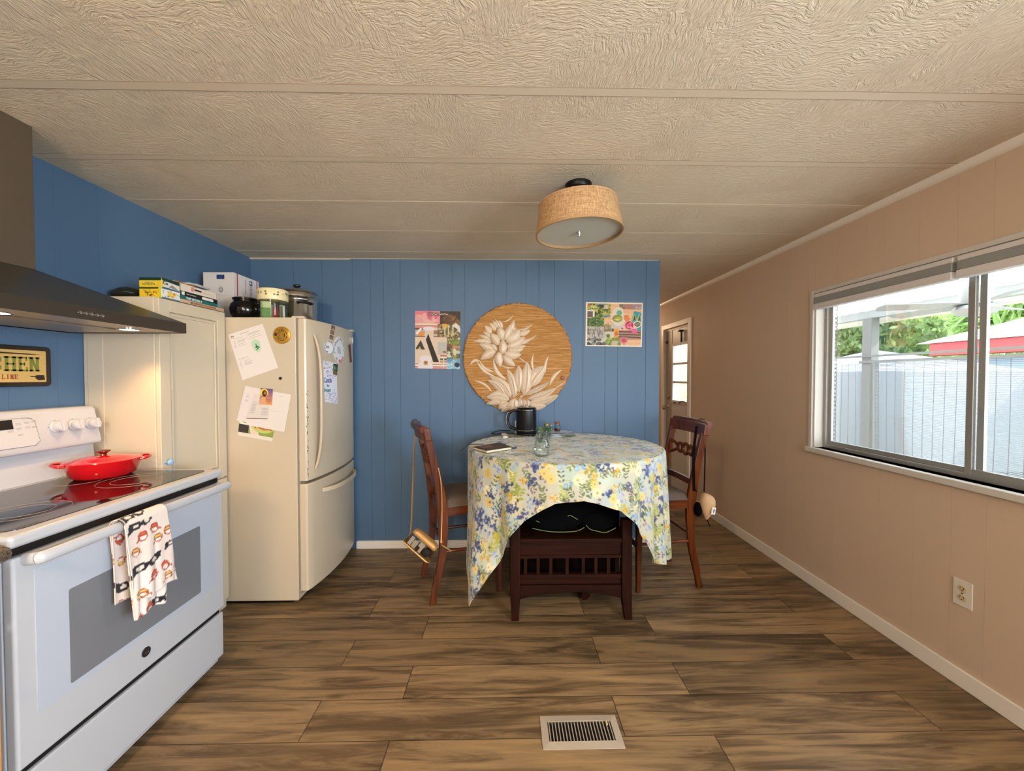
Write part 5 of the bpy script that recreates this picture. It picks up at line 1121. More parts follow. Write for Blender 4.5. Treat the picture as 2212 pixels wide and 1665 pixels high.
# ---- chairs
def make_chair(name, label):
    t = thing(name, label, 'chair', (0, 0, 0), 0, 'mahogany chairs at the table'); w_ = .178
    prof = [(-.062, 0), (-.040, .12), (-.012, .24), (0, .33), (.004, .45), (.0, .56), (-.022, .70), (-.055, .86), (-.085, .99)]
    P = catmull([(x, 0, z) for x, z in prof], 4)
    for s in (-1, 1):
        pts = [p + Vector((0, s * w_, 0)) for p in P]; n = len(pts)
        MB().bar(pts, [(.044 + .018 * math.exp(-((p.z - .55) / .16) ** 2) - (.008 if p.z < .1 else 0), 0, 0) for p in pts], [(0, .026, 0)] * n).build('back_post', M_MAHOG, t, bevel=.004, angle=60)
        fp = [(.345, s * (w_ + .005), .56), (.350, s * (w_ + .005), .30), (.352, s * (w_ + .005), 0)]
        MB().bar(fp, [(.042, 0, 0), (.034, 0, 0), (.026, 0, 0)], [(0, .040, 0), (0, .032, 0), (0, .026, 0)]).build('front_leg', M_MAHOG, t, bevel=.004)
        MB().tube([(.0, s * w_, .305), (.349, s * (w_ + .005), .300)], .0095, 10).build('side_stretcher', M_MAHOGX, t)
        MB().box((.02, s * w_ - .012, .515), (.345, s * w_ + .012, .570)).build('side_rail', M_MAHOGX, t, bevel=.002)
    MB().tube([(.002, -w_, .345), (.002, w_, .345)], .0095, 10).build('back_stretcher', M_MAHOG, t)
    MB().box((.34, -w_, .27), (.362, w_, .30)).build('foot_rail', M_MAHOG, t, bevel=.004)
    MB().box((.335, -w_, .515), (.358, w_, .570)).build('front_rail', M_MAHOG, t, bevel=.002); MB().box((-.012, -w_, .515), (.012, w_, .565)).build('back_rail', M_MAHOG, t, bevel=.002)
    mb = MB()
    def cs(i, j):
        x = .005 + .36 * i; y = -(w_ + .012) + 2 * (w_ + .012) * j; e = (1 - (2 * i - 1) ** 6) * (1 - (2 * j - 1) ** 6); return (x, y, .570 + .052 * max(e, 0) ** .5)
    mb.grid(cs, 20, 20); mb.grid(lambda i, j: (cs(i, j)[0], cs(i, j)[1], .569), 20, 20); mb.build('seat_cushion', mat('taupe_seat_fabric', '5c4c40', .85, 0, .12, 90), t)
    # crest rail: curved block scrolled backwards
    def crest(z0, z1, x0, th_, ov, bow, nm, mm=M_MAHOG, n=18):
        mb = MB(); pts = []; 
        for k in range(n + 1): y = -ov + 2 * ov * k / n; pts.append((x0 - bow * (1 - (y / ov) ** 2), y, (z0 + z1) / 2))
        mb.bar(pts, [(th_, 0, 0)] * (n + 1), [(-.012, 0, z1 - z0)] * (n + 1)); return mb.build(nm, mm, t, bevel=.006, seg=3, angle=50)
    crest(.972, 1.046, -.090, .042, w_ + .026, .026, 'crest_rail')
    mb = MB(); mb.tube([(-.112 - .026 * (1 - (y / .204) ** 2), y, 1.042) for y in [-.204 + .408 * k / 16 for k in range(17)]], .021, 12); mb.build('crest_roll', M_MAHOG, t)
    # pierced middle rail
    mb = MB(); xx = lambda y: -.058 - .015 * (1 - (y / w_) ** 2)
    def ring(cy, cz, ry_, rz_, rt_=.011): mb.tube([(xx(cy + ry_ * math.cos(q)), cy + ry_ * math.cos(q), cz + rz_ * math.sin(q)) for q in [2 * PI * k / 24 for k in range(24)]], rt_, 8, True)
    ring(0, .855, .030, .036); ring(-.062, .855, .026, .030); ring(.062, .855, .026, .030)
    for s in (-1, 1):
        mb.tube(catmull([(xx(s * .09), s * .090, .865), (xx(s * .125), s * .125, .885), (xx(s * .178) + .006, s * .176, .895)], 5), .011, 8); mb.tube(catmull([(xx(s * .09), s * .090, .845), (xx(s * .125), s * .125, .825), (xx(s * .178) + .006, s * .176, .805)], 5), .011, 8)
        mb.box((xx(s * w_) - .008, min(s * .150, s * .176), .812), (xx(s * w_) + .014, max(s * .150, s * .176), .888))
    mb.build('pierced_rail', M_MAHOG, t)
    crest(.655, .690, -.010, .02, w_, .014, 'lower_rail')
    return t
ch = make_chair('dining_chair', 'mahogany chair left of the table, with a gold-trimmed purse hanging on it')
root2 = copy_thing(ch, (1.160, 2.575, 0), R(186.5), 'mahogany chair right of the table, with a black strap and tan pouch hanging on it')
ch.location = (-.428, 2.435, 0); ch.rotation_euler = (0, 0, R(20))

# ---- purse on the left chair
M_GOLD = mat('gold_vinyl', 'b48a50', .35, .35, .12, 40); M_PCLR = m_glass('clear_vinyl', tint=(.75, .76, .74))
t = thing('clear_purse', 'clear vinyl purse with gold trim hanging by its strap on the left chair', 'bag', (-.48, 2.20, .38)); 
pc = PY(911, 1176, 2.16); A = Matrix.Translation(pc) @ Matrix.Rotation(R(38), 4, 'Y') @ Matrix.Rotation(R(-8), 4, 'Z')
mb = MB(); W2, D2 = .082, .024
def loop(z, w_, d_, r_, n_=8):
    p = []
    for cx, cy, a0 in ((w_ - r_, d_ - r_, 0), (-w_ + r_, d_ - r_, 90), (-w_ + r_, -d_ + r_, 180), (w_ - r_, -d_ + r_, 270)):
        for k in range(n_ + 1): a = R(a0 + 90 * k / n_); p.append((cx + r_ * math.cos(a), cy + r_ * math.sin(a), z))
    return p
def loft(mb, loops, M):
    n_ = len(loops[0]); vs = [M @ Vector(p) for L in loops for p in L]; fs = [(i * n_ + k, i * n_ + (k + 1) % n_, (i + 1) * n_ + (k + 1) % n_, (i + 1) * n_ + k) for i in range(len(loops) - 1) for k in range(n_)]
    fs += [tuple(range(n_ - 1, -1, -1)), tuple((len(loops) - 1) * n_ + k for k in range(n_))]; return mb.add(vs, fs)
loft(MB(), [loop(-.042, W2 + .012, D2 + .004, .02), loop(.030, W2 - .004, D2 + .001, .02)], A).build('clear_body', M_PCLR, t)
loft(MB(), [loop(.028, W2 + .001, D2 + .004, .02), loop(.034, W2 + .003, D2 + .006, .022), loop(.048, W2 - .002, D2 + .002, .02), loop(.055, W2 - .012, D2 - .004, .018)], A).build('gold_top', M_GOLD, t)
loft(MB(), [loop(-.052, W2 + .008, D2 + .0, .02), loop(-.046, W2 + .015, D2 + .006, .022), loop(-.040, W2 + .013, D2 + .004, .022)], A).build('gold_base', M_GOLD, t)
MB().box((-.070, -.018, -.038), (-.050, -.010, .012), A).box((-.010, -.016, -.038), (.02, -.010, .02), A).build('card', mat('card_white', 'cfc0b0', .6), t)
MB().box((-.045, -.018, -.038), (-.018, -.012, .006), A).build('card', mat('card_pale', 'c4b8a4', .6), t); MB().box((-.018, -.020, -.038), (.004, -.014, -.012), A).build('wallet', mat('brown_leather', '4a2218', .5), t)
MB().blob((.045, 0, -.018), (.028, .018, .026), 16, 10, A).build('dark_pouch', mat('dark_pouch', '2a2622', .7), t); MB().blob((.01, .006, -.008), (.03, .012, .024), 16, 10, A).build('beaded_pouch', mat('beaded_pouch', '9a8c70', .6, 0, .4, 200), t)
L1 = catmull([PY(885, 1190 - 20, 2.30), PY(889, 1120, 2.38), PY(893, 1010, 2.44), PY(897, 925, 2.46)], 8)
MB().bar(L1, (.004, .008, 0), (.004, -.002, 0)).build('strap', M_GOLD, t)
top = catmull([PY(897, 925, 2.46), PY(900, 915, 2.46) + Vector((.01, 0, .01)), PY(912, 922, 2.40) + Vector((.03, 0, .0))], 4)
L2 = catmull([PY(947, 1010, 2.245), PY(953, 1045, 2.235), PY(955, 1100, 2.23), PY(954, 1140, 2.21), PY(953, 1172, 2.18)], 8); MB().bar(L2, (.006, 0, 0), (0, .003, 0)).build('strap', M_GOLD, t)
MB().bar(catmull([PY(954, 1177, 2.18), PY(966, 1184, 2.2), PY(975, 1190, 2.2)], 5), (0, 0, .008), (0, .003, 0)).build('strap_end', M_GOLD, t)
MB().tube([PY(954, 1170, 2.19) + Vector((.008 * math.cos(q), 0, .008 * math.sin(q))) for q in [2 * PI * k / 14 for k in range(14)]], .0015, 6, True).build('ring', M_GOLD, t)
# ---- tan pouch on the right chair
t = thing('tan_pouch', 'tan and black fabric pouch hanging by a black strap on the right chair', 'pouch', (1.3, 2.39, .5)); M_TANF = mat('tan_canvas', 'c4a078', .75, 0, .08, 60)
c = PY(1526, 1093, 2.36); A = Matrix.Translation(c) @ Matrix.Rotation(R(14), 4, 'Y')
mb = MB(); loops = []
for z_, w_, d_, ox in ((-.080, .006, .008, .018), (-.065, .014, .018, .016), (-.04, .028, .032, .008), (-.01, .040, .04, .004), (.025, .046, .045, 0), (.05, .042, .043, -.004), (.068, .030, .034, -.008), (.076, .012, .016, -.010)): loops.append([(p[0] + ox, p[1], z_) for p in loop(0, w_, d_, min(w_, d_) * .9)])
loft(mb, loops, A).build('tan_front', M_TANF, t)
mb = MB(); mb.blob((c.x - .045, c.y + .02, c.z - .025), (.024, .035, .045), 20, 12); mb.build('black_body', M_BLKF, t)
Lg = Matrix.Translation((c.x + .020, c.y - .044, c.z - .015)) @ Matrix.Rotation(R(20), 4, 'Z') @ Matrix.Rotation(R(12), 4, 'Y')
pl = MB().box((-.016, -.003, -.022), (.016, .003, .022), Lg).build('white_patch', M_WHITE, t, bevel=.002)
mb = MB()
for q in ((-.008, .010, .0, -.010), (.008, .010, .0, -.010), (0, .014, 0, -.014)): mb.tube([Lg @ Vector((q[0], -.0035, q[1])), Lg @ Vector((q[2], -.0035, q[3]))], .0012, 5)
mb.build('patch_mark', M_BLACK, pl)
st = catmull([PY(1499, 1060, 2.30), PY(1498, 1000, 2.34), PY(1500, 960, 2.37), PY(1505, 920, 2.385)], 8) ; MB().bar(st, (.016, 0, .0), (0, .003, 0)).build('strap', M_BLKF, t)
st = catmull([PY(1505, 920, 2.385), PY(1510, 906, 2.395) , PY(1520, 906, 2.41), PY(1526, 914, 2.42)], 6); MB().bar(st, (.006, .012, 0), (0, 0, .004)).build('strap_loop', M_BLKF, t)
st = catmull([PY(1522, 930, 2.44), PY(1523, 985, 2.44), PY(1521, 1062, 2.40)], 8); MB().bar(st, (.007, 0, 0), (0, .003, 0)).build('strap', M_BLKF, t)
MB().bar([PY(1505, 1062, 2.33), PY(1497, 1050, 2.31), PY(1499, 1060, 2.30)], (.006, 0, 0), (0, .003, 0)).build('strap_joint', M_BLKF, t)
MB().tube(catmull([PY(1527, 1122, 2.34), PY(1531, 1130, 2.33), PY(1533, 1136, 2.33)], 4), .003, 6).build('strap_tail', M_BLKF, t)

# ---- things on the table
Zt = TZ + .0062
kc = PZ(1137, 933, Zt + .0); kc = Vector((.18, 2.84, Zt)); ku = 1137
kc.x = (PY(1137, 930, 2.84)).x
t = thing('electric_kettle', 'matte black electric kettle with silver bands on the table by the wall', 'kettle', kc); M_KET = mat('matte_black_metal', '121215', .3, .3, 0)
MB().lathe([(0, 0), (.072, 0), (.074, .004), (.074, .018), (.070, .020), (0, .020)], kc, 40).build('kettle_base', M_BLACK, t)
MB().lathe([(0, .021), (.074, .021), (.076, .026), (.076, .040), (.0765, .043), (.0745, .19), (.0745, .197), (.068, .199), (0, .200)], kc, 48).build('kettle_body', M_KET, t)
for z_ in (.041, .191): MB().lathe([(.0745, z_), (.0775, z_), (.0775, z_ + .003), (.0745, z_ + .003), (.0745, z_)], kc, 48).build('silver_band', M_CHROME, t)
lo = MB().lathe([(0, .199), (.066, .199), (.070, .203), (.066, .208), (0, .209)], kc, 40).build('lid', M_KET, t); MB().lathe([(0, .208), (.016, .208), (.014, .216), (0, .217)], kc, 20).build('lid_knob', M_CHROME, lo)
MB().prism([kc + Vector(p) for p in ((.070, -.012, .17), (.070, .012, .17), (.092, 0, .197), (.070, .012, .198), (.070, -.012, .198))], (0, 0, .001))
hp = catmull([kc + Vector(p) for p in ((-.070, 0, .182), (-.098, 0, .182), (-.128, 0, .165), (-.138, 0, .13), (-.136, 0, .09), (-.118, 0, .062), (-.072, 0, .045))], 6)
hn = MB().tube(hp, .011, 12, ry=.013).build('handle', M_KET, t); 
MB().tube([p + Vector((-.0105, 0, 0)) if 3 < k < len(hp) - 4 else p for k, p in enumerate(hp)], .0025, 6, ry=.010).build('handle_trim', M_CHROME, hn)
mb = MB().tube(catmull([(kc.x - .07, 2.86, Zt + .006), (kc.x - .16, 2.88, Zt + .014), (kc.x - .22, 2.87, Zt + .006), (kc.x - .26, 2.90, Zt + .006), (kc.x - .20, 2.94, Zt + .02), (kc.x - .115, 2.985, .925)], 8), .0035, 8); tag(mb.build('kettle_cord', M_BLACK), 'black kettle cord curling on the table towards the wall outlet', 'cord')
# outlets
def outlet(name, label, M):
    t = thing(name, label, 'outlet', M.translation)
    MB().box((-.035, -.057, 0), (.035, .057, .005), M).build('cover_plate', mat('outlet_plate', 'ddd6c8', .35), t, bevel=.002)
    for s in (-1, 1):
        o = MB().lathe([(0, .005), (.0165, .005), (.0165, .0072), (0, .0072)], (0, s * .0195, 0), 28, M=M, sy=.86).build('socket', mat('outlet_ivory', 'cdbb94', .35), t)
        mb = MB(); mb.box((-.0075, s * .0195 - .001, .0070), (-.0055, s * .0195 + .008, .0076), M); mb.box((.0055, s * .0195 - .001, .0070), (.0075, s * .0195 + .007, .0076), M); mb.box((-.002, s * .0195 - .009, .0070), (.002, s * .0195 - .005, .0076), M); mb.build('socket_slot', M_BLACK, o)
    MB().lathe([(0, .005), (.003, .005), (.003, .0065), (0, .0065)], seg=12, M=M).build('screw', M_STEEL, t)
MR = Matrix(((0, 0, -1, XR), (-1, 0, 0, 1.602), (0, 1, 0, .408), (0, 0, 0, 1))); outlet('wall_outlet', 'ivory duplex wall outlet low on the tan wall under the window', MR)
po_ = PY(1122, 926, 3.009); MB_ = Matrix(((1, 0, 0, po_.x), (0, 0, -1, YB - .0005), (0, 1, 0, .945), (0, 0, 0, 1))); outlet('wall_outlet', 'white duplex outlet on the blue wall just behind the kettle', MB_)
# tray with small jars
def ell_at(name, u, v, label, cat, r, y=None):
    pass
pc = PZ(1200, 934, Zt); pc = Vector((PY(1199, 935, 2.80).x, 2.80, Zt))
t = thing('white_tray', 'shiny white raised tray with a dark rim right of the kettle', 'tray', pc)
MB().lathe([(0, 0), (.055, 0), (.055, .004), (.03, .010), (.03, .020), (.060, .024), (.122, .026), (.130, .030), (.127, .033), (.06, .0295), (0, .0295)], pc, 56, sx=1.0, sy=.82).build('tray_plate', mat('white_glazed_tray', 'dfe2e6', .08, 0, 0), t)
MB().lathe([(.128, .0295), (.1315, .031), (.128, .034), (.1275, .031), (.128, .0295)], pc, 56, sx=1.0, sy=.82).build('tray_rim', mat('dark_tray_rim', '3c4450', .2), t)
def small_jar(u, y, r, h, lidc, fillc, label, cork=False):
    p = PY(u, 930, y); b = Vector((p.x, y, Zt + .030)); t = thing('small_jar', label, 'jar', b, 0, 'little lidded jars on the tray')
    MB().lathe([(0, 0), (r, 0), (r * 1.02, h * .1), (r, h * .72), (r * .8, h * .85), (r * .8, h), (r * .72, h), (r * .72, h * .86), (r * .93, h * .7), (r * .93, .003), (0, .003)], b, 28).build('jar_body', M_CLEAR, t)
    MB().lathe([(0, .004), (r * .9, .004), (r * .9, h * .38), (0, h * .40)], b, 24).build('jar_filling', mat('fill_' + fillc, fillc, .7, 0, .3, 300), t)
    MB().lathe([(0, h * .96), (r * (.7 if cork else .95), h * .96), (r * (.88 if cork else .97), h * 1.22), (0, h * 1.24)], b, 24).build('jar_lid', mat('lid_' + lidc, lidc, .5, 0 if cork else .9, .1), t)
small_jar(1204, 2.83, .023, .058, '9a5234', '4a2018', 'little glass jar with orange cork and dark red filling on the tray', True)
small_jar(1181, 2.80, .021, .050, 'a8904c', '6a5a34', 'little glass jar with gold metal lid on the tray, beside the succulents')
small_jar(1225 - 35, 2.845, .012, .04, 'b89a78', '8a7a5a', 'smallest cork-topped glass jar at the back of the tray', True)
# succulents in small glasses
M_SUC = mat('succulent_green', '6c8a44', .5, 0, .25, 60); M_SUC2 = mat('deep_succulent_green', '4a7038', .5, 0, .25, 60)
for u, y, m_, lab in ((1167, 2.52, M_SUC, 'pale green succulent in a tiny clear glass cup, just below the kettle'), (1183, 2.54, M_SUC2, 'darker green succulent in a tiny clear glass cup, nearer the white tray')):
    p = PY(u, 931, y); b = Vector((p.x, y, p.z)); t = thing('succulent', lab, 'plant', b)
    for q in range(3):
        for k in range(8 - q):
            a = 2 * PI * k / (8 - q) + q * .4; e = R(32 + q * 20); d = Vector((math.cos(a) * math.cos(e), math.sin(a) * math.cos(e), math.sin(e))); n_ = Vector((-math.sin(a), math.cos(a), 0)); L = .040 - q * .007
            P0_ = b + d * .002; P1_ = b + d * L * .6; P2_ = b + d * L; up_ = d.cross(n_)
            MB().add([P0_, P1_ + n_ * .009, P2_, P1_ - n_ * .009, P1_ + up_ * .003, P1_ - up_ * .003], [(0, 1, 4), (1, 2, 4), (2, 3, 4), (3, 0, 4), (1, 0, 5), (2, 1, 5), (3, 2, 5), (0, 3, 5)]).build('leaf', m_, t)
    hg = b.z - Zt - .0005
    MB().lathe([(0, 0), (.012, 0), (.024, hg + .002), (.0225, hg + .002), (.0108, .003), (0, .003)], (b.x, b.y, Zt + .0005), 24).build('glass_cup', M_CLEAR, t)
    MB().tube([b, b + Vector((0, 0, -hg * .6))], .003, 6).build('stem', m_, t)
# glass jar with water in the middle of the table
gj = PZ(1171, 984, Zt); gj = Vector((PY(1171, 985, 2.08).x, 2.10, Zt)); t = thing('glass_jar', 'clear round-shouldered glass jar half full of water near the front of the table', 'jar', gj)
R_ = [(0, 0), (.034, 0), (.040, .005), (.0435, .03), (.0435, .06), (.038, .078), (.033, .088), (.032, .094), (.033, .100), (.0375, .104), (.038, .113), (.0345, .113), (.034, .105), (.030, .094), (.031, .087), (.036, .076), (.0410, .06), (.0410, .03), (.037, .008), (0, .006)]
M_GW = m_glass('thick_glass', 0, (1, 1, 1), thin=False); MB().lathe(R_, gj, 48).build('jar_body', M_CLEAR, t)
MB().lathe([(0, .0065), (.0365, .0085), (.0405, .03), (.0405, .045), (0, .045)], gj, 48).build('water', m_glass('water', 0, (.97, .99, .98), thin=False), t)
# book, pen, papers, stylus
nb = PZ(1060, 968, Zt + .0); 
def flat(name, label, cat, px, h, m_, z0=None, bevel=.001):
    z0 = Zt if z0 is None else z0; P = [PZ(u, v, z0 + h) for u, v in px]; return [Vector((p.x, p.y, z0)) for p in P]
q = flat('', '', '', ((1022, 965), (1051, 973), (1106, 965), (1080, 955)), .016, None); t = thing('notebook', 'black hardcover notebook with a brown label on the left of the table', 'notebook', (q[0] + q[2]) / 2)
zz_ = Vector((0, 0, 1)); MB().prism([p + (sum(q, Vector()) / 4 - p) * .03 + zz_ * .002 for p in q], (0, 0, .012)).build('page_block', mat('notebook_pages', 'd8cba8', .8), t)
MB().prism(q, (0, 0, .002)).prism([p + zz_ * .014 for p in q], (0, 0, .002)).build('cover', mat('dark_cover', '1e1916', .45), t)
c_ = sum(q, Vector()) / 4; MB().prism([c_ + (p - c_) * .42 + (q[0] - c_) * .35 + zz_ * .0161 for p in q], (0, 0, .0006)).build('cover_label', mat('brown_label', '7a4f44', .5), t)
def rod(name, label, cat, a, b, r, m_, z0): 
    A_ = PZ(*a, z0); B_ = PZ(*b, z0); return A_, B_
A_, B_ = rod('', '', '', (1082, 971), (1115, 967), .004, None, Zt + .005); t = thing('pen', 'dark blue pen lying in front of the black notebook', 'pen', A_); MB().tube([A_, A_.lerp(B_, .6)], .0045, 10).build('pen_barrel', mat('navy_pen', '2c2f5a', .3), t); MB().tube([A_.lerp(B_, .6), B_], .0052, 10).build('pen_cap', mat('navy_pen_cap', '30345c', .3), t); MB().box((-.0006, 0, 0), (.0006, .03, .002), Matrix.Translation(A_.lerp(B_, .65) + zz_ * .005)).build('pen_clip', M_CHROME, t)
A_ = Vector((-.268, 2.20, .870)); B_ = PZ(1045, 959, Zt + .003); o = MB().tube([PY(995, 974, 2.24), PZ(1012, 960, Zt + .004), B_], .0022, 8).build('black_cable', M_BLACK); tag(o, 'thin black cable hanging over the left edge of the table', 'cable')
cv = Canvas(.2, .14, .002, 'b8a890'); cv.rect(.1, .1, .6, .7, '7a8a9a'); cv.rect(.5, .3, .95, .9, 'c8b8a4'); cv.speck(0, 0, 1, 1, ['8a7a64', '9aa4ac', 'd0c4b4', '5a5a58'], 30, .05, .12)
Q = [PZ(u, v, Zt + .004) for u, v in ((1092, 938), (1140, 936), (1152, 946), (1098, 947))]; tag(panel('magazine', cv, *Q, (0, 0, .003), None), 'open magazine lying flat beside the kettle', 'magazine')
q = [PZ(u, v, Zt) for u, v in ((1083, 938), (1093, 938), (1097, 946), (1087, 946))]; tag(MB().prism(q, (0, 0, .012)).build('white_card_box', M_WHITE, bevel=.001), 'tiny white box at the left end of the magazine', 'box')
for k, (u, v) in enumerate(((1227, 940), (1235, 943), (1219, 944), (1245, 943))):
    p = PZ(u, v, Zt); 
mb = MB(); rg = random.Random(3); p0 = PZ(1232, 943, Zt + .003)
for k in range(6): a = rg.uniform(0, 6.28); d = Vector((math.cos(a), math.sin(a), 0)); n_ = Vector((-d.y, d.x, 0)); mb.add([p0, p0 + d * .025 + n_ * .01 + zz_ * .008, p0 + d * .05 + zz_ * .004, p0 + d * .025 - n_ * .01 + zz_ * .002], [(0, 1, 2, 3)])
tag(mb.build('leaf_sprig', M_SUC2, smooth=False, solid=.001), 'small green leaf sprig lying right of the white tray', 'leaf')

# ---- art on the blue wall
YW = YB - .0
cvA = Canvas(.35, .448, .0016, 'd2bca4')
c = cvA; r_ = c.rng
Y_ = lambda v: (v - 110) / 1390; X_ = lambda u: (u - 190) / 1075
c.rect(0, 0, X_(775), Y_(405), 'd87a84'); c.speck(0, .1, .5, .2, ['e0a494', 'e2b4a0', 'd8949c'], 30, .04, .12, .5); c.speck(.2, .03, .53, .11, ['c8486c', 'd05a7a', 'e08a98'], 14, .03, .09, .6)
c.rect(X_(775), 0, 1, Y_(420), '3a2420'); c.speck(.6, .1, .95, .22, ['7a5a34', '5c4028', '4a3028', '8a6838'], 40, .03, .08, .6)
c.rect(X_(510), Y_(140), X_(1000), Y_(205), '5a4a42'); [c.line(X_(530 + k * 44), Y_(185 - (k % 3) * 14), X_(556 + k * 44), Y_(172 + (k % 2) * 14), .012, 'e8dcd0') for k in range(10)]; c.rect(0, Y_(405), X_(720), Y_(460), 'e0d0b4'); c.rect(0, Y_(450), X_(720), Y_(462), '8a3434'); c.rect(0, Y_(462), X_(720), Y_(505), 'd8847c')
c.rect(X_(720), Y_(415), 1, Y_(940), '6a5a34'); c.speck(.52, .24, .97, .58, ['8a7a4c', '4a3c24', 'b4a07a', '5c5430', 'c8b894', '7a7a3c'], 260, .008, .035, .8)
for u in (880, 965, 1070): c.rect(X_(u), Y_(430), X_(u + 28), Y_(680), 'd0bc9c')
c.rect(X_(830), Y_(410), X_(940), Y_(480), 'e0a030'); c.speck(.80, .5, .97, .58, ['8a9038', '6a7a2c'], 24, .02, .05, .7); c.poly([(X_(1060), Y_(450)), (X_(1150), Y_(380)), (X_(1240), Y_(460)), (1, Y_(560)), (1, Y_(640)), (X_(1180), Y_(520))], 'd8ccc4')
c.rect(0, Y_(510), X_(420), Y_(560), '6a4c44'); c.rect(0, Y_(560), X_(420), Y_(720), 'b0a09c'); c.ell(X_(330), Y_(670), .06, .05, 'd88a34'); c.line(X_(230), Y_(640), X_(320), Y_(540), .05, 'e4dcd8'); c.rect(0, Y_(710), X_(420), Y_(735), '7a4c2c')
c.rect(0, Y_(735), X_(940), Y_(1380), 'd4bea6'); c.rect(X_(420), Y_(560), X_(625), Y_(760), 'd4bea6'); c.rect(X_(625), Y_(570), X_(720), Y_(735), '8a6a54'); c.rect(X_(630), Y_(660), X_(715), Y_(700), 'c8b4a0')
c.ell(X_(510), Y_(530), .135, .036, 'dcd2dc')
c.poly([(X_(495), Y_(650)), (X_(440), Y_(800)), (X_(620), Y_(1335)), (X_(760), Y_(1335))], '1c1410'); c.poly([(X_(320), Y_(810)), (X_(200), Y_(1000)), (X_(210), Y_(1030)), (X_(420), Y_(1035))], '34342c'); c.poly([(X_(240), Y_(1035)), (X_(300), Y_(960)), (X_(335), Y_(1035))], 'b8a45c')
c.rect(X_(725), Y_(845), X_(945), Y_(1150), 'b4b0a8'); c.ell(X_(890), Y_(1085), .045, .02, '9a6434'); c.rect(X_(940), Y_(930), X_(1080), Y_(1060), '7c3c3c'); c.rect(X_(1080), Y_(940), 1, Y_(990), 'd87c7c')
c.rect(X_(940), Y_(990), 1, Y_(1250), '5c5a38'); c.speck(.72, .64, .97, .82, ['8a8450', '34342a', 'a89c64', 'd0c8b0', '4c5230'], 60, .02, .05, .8); c.rect(X_(940), Y_(1250), 1, 1, '6a9cb4'); c.speck(.72, .84, .97, .98, ['a8c4cc', 'd0dcd8', '4c84a8', '8ab4c4'], 40, .02, .07, .7); c.ell(X_(1195), Y_(1390), .06, .045, '1c2c4c')
for v, cc in ((1160, 'd8847c'), (1175, '8a3434'), (1195, 'e0d0b4'), (1240, '4c5a50'), (1300, 'c08048'), (1350, '9a4434'), (1365, 'd8847c')): c.rect(X_(785), Y_(v), X_(940), Y_(v + 45), cc)
for v, cc in ((1345, 'd8c8b4'), (1380, '8a3434'), (1395, 'e4dcc8'), (1440, '8a3434'), (1452, 'dc8c80'), (1492, '8a3434')): c.rect(0, Y_(v), X_(940), Y_(v + 48), cc)
c.ell(X_(440), Y_(1260), .14, .06, 'dcd0d0'); c.ell(X_(430), Y_(1440), .17, .1, 'dcd0d0'); c.ell(X_(440), Y_(1360), .05, .04, 'b88a3c'); c.ell(X_(440), Y_(1345), .02, .015, '5a3414'); c.line(X_(870), Y_(1250), X_(870), Y_(1450), .02, 'b4d0d0')
pA = tag(panel('collage_poster', c, (-.695, YW, 1.857), (-.343, YW, 1.853), (-.350, YW, 1.404), (-.697, YW, 1.411), (0, -.0012, 0), None), 'tall unframed collage poster with a big black diagonal stroke, left of the round art', 'poster')
Mt = lambda x, z_: Matrix(((1, 0, 0, x), (0, 0, -1, YW - .0013), (0, 1, 0, z_), (0, 0, 0, 1)))
c = Canvas(.448, .345, .0018, 'e8b888'); X_ = lambda u: (u - 160) / 1700; Y_ = lambda v: (v - 170) / 1340
for i in range(40):
    for j in range(30): c.ell(.02 + i / 40 + (j % 2) * .012, .02 + j / 30, .006, .005, '9a6a4c')
c.rect(X_(190), Y_(200), X_(885), Y_(610), '5a6a2c'); c.speck(.02, .03, .42, .33, ['2c3c1c', '8a9a30', 'a8ac3c', '3c5424', 'c8bc50', '24301c', '6a7c34'], 300, .008, .028, .85); c.rect(X_(490), Y_(200), X_(700), Y_(240), '7a8ca0'); c.rect(X_(700), Y_(240), X_(820), Y_(360), 'c8b8a8'); c.rect(X_(700), Y_(545), X_(885), Y_(595), '6a8ab8'); c.rect(X_(200), Y_(200), X_(265), Y_(300), 'b8642c'); c.rect(X_(300), Y_(300), X_(490), Y_(325), 'd8c8a8')
c.rect(X_(195), Y_(400), X_(415), Y_(635), 'e0d4c4'); c.rect(X_(200), Y_(440), X_(360), Y_(620), '6a5450')
c.rect(X_(190), Y_(650), X_(700), Y_(910), '34441c'); 
for k, cc in ((0, '6a8a2c'), (1, '3c5420'), (2, '587a2c'), (3, '2c3c18'), (4, '486a24')): c.ell(X_(470), Y_(770), .14 - k * .026, .13 - k * .024, cc)
c.speck(.02, .36, .32, .55, ['4c6a28', '7a9a38', '24341a'], 80, .006, .02, .7)
c.rect(X_(180), Y_(905), X_(750), Y_(1270), 'b4a89c'); rgx = random.Random(6)
for k in range(16): x = .02 + rgx.random() * .3; c.line(x, .56 + rgx.random() * .1, x + rgx.uniform(-.03, .03), .7 + rgx.random() * .1, .008, '4a4038')
c.line(.01, Y_(1010), X_(480), Y_(1010), .01, '4a4038'); c.rect(X_(170), Y_(1290), X_(750), Y_(1480), '5a5a54'); c.speck(.02, .85, .33, .97, ['2c2c28', '8a8a84', 'c8bcac', '1c1c18'], 50, .02, .06, .8)
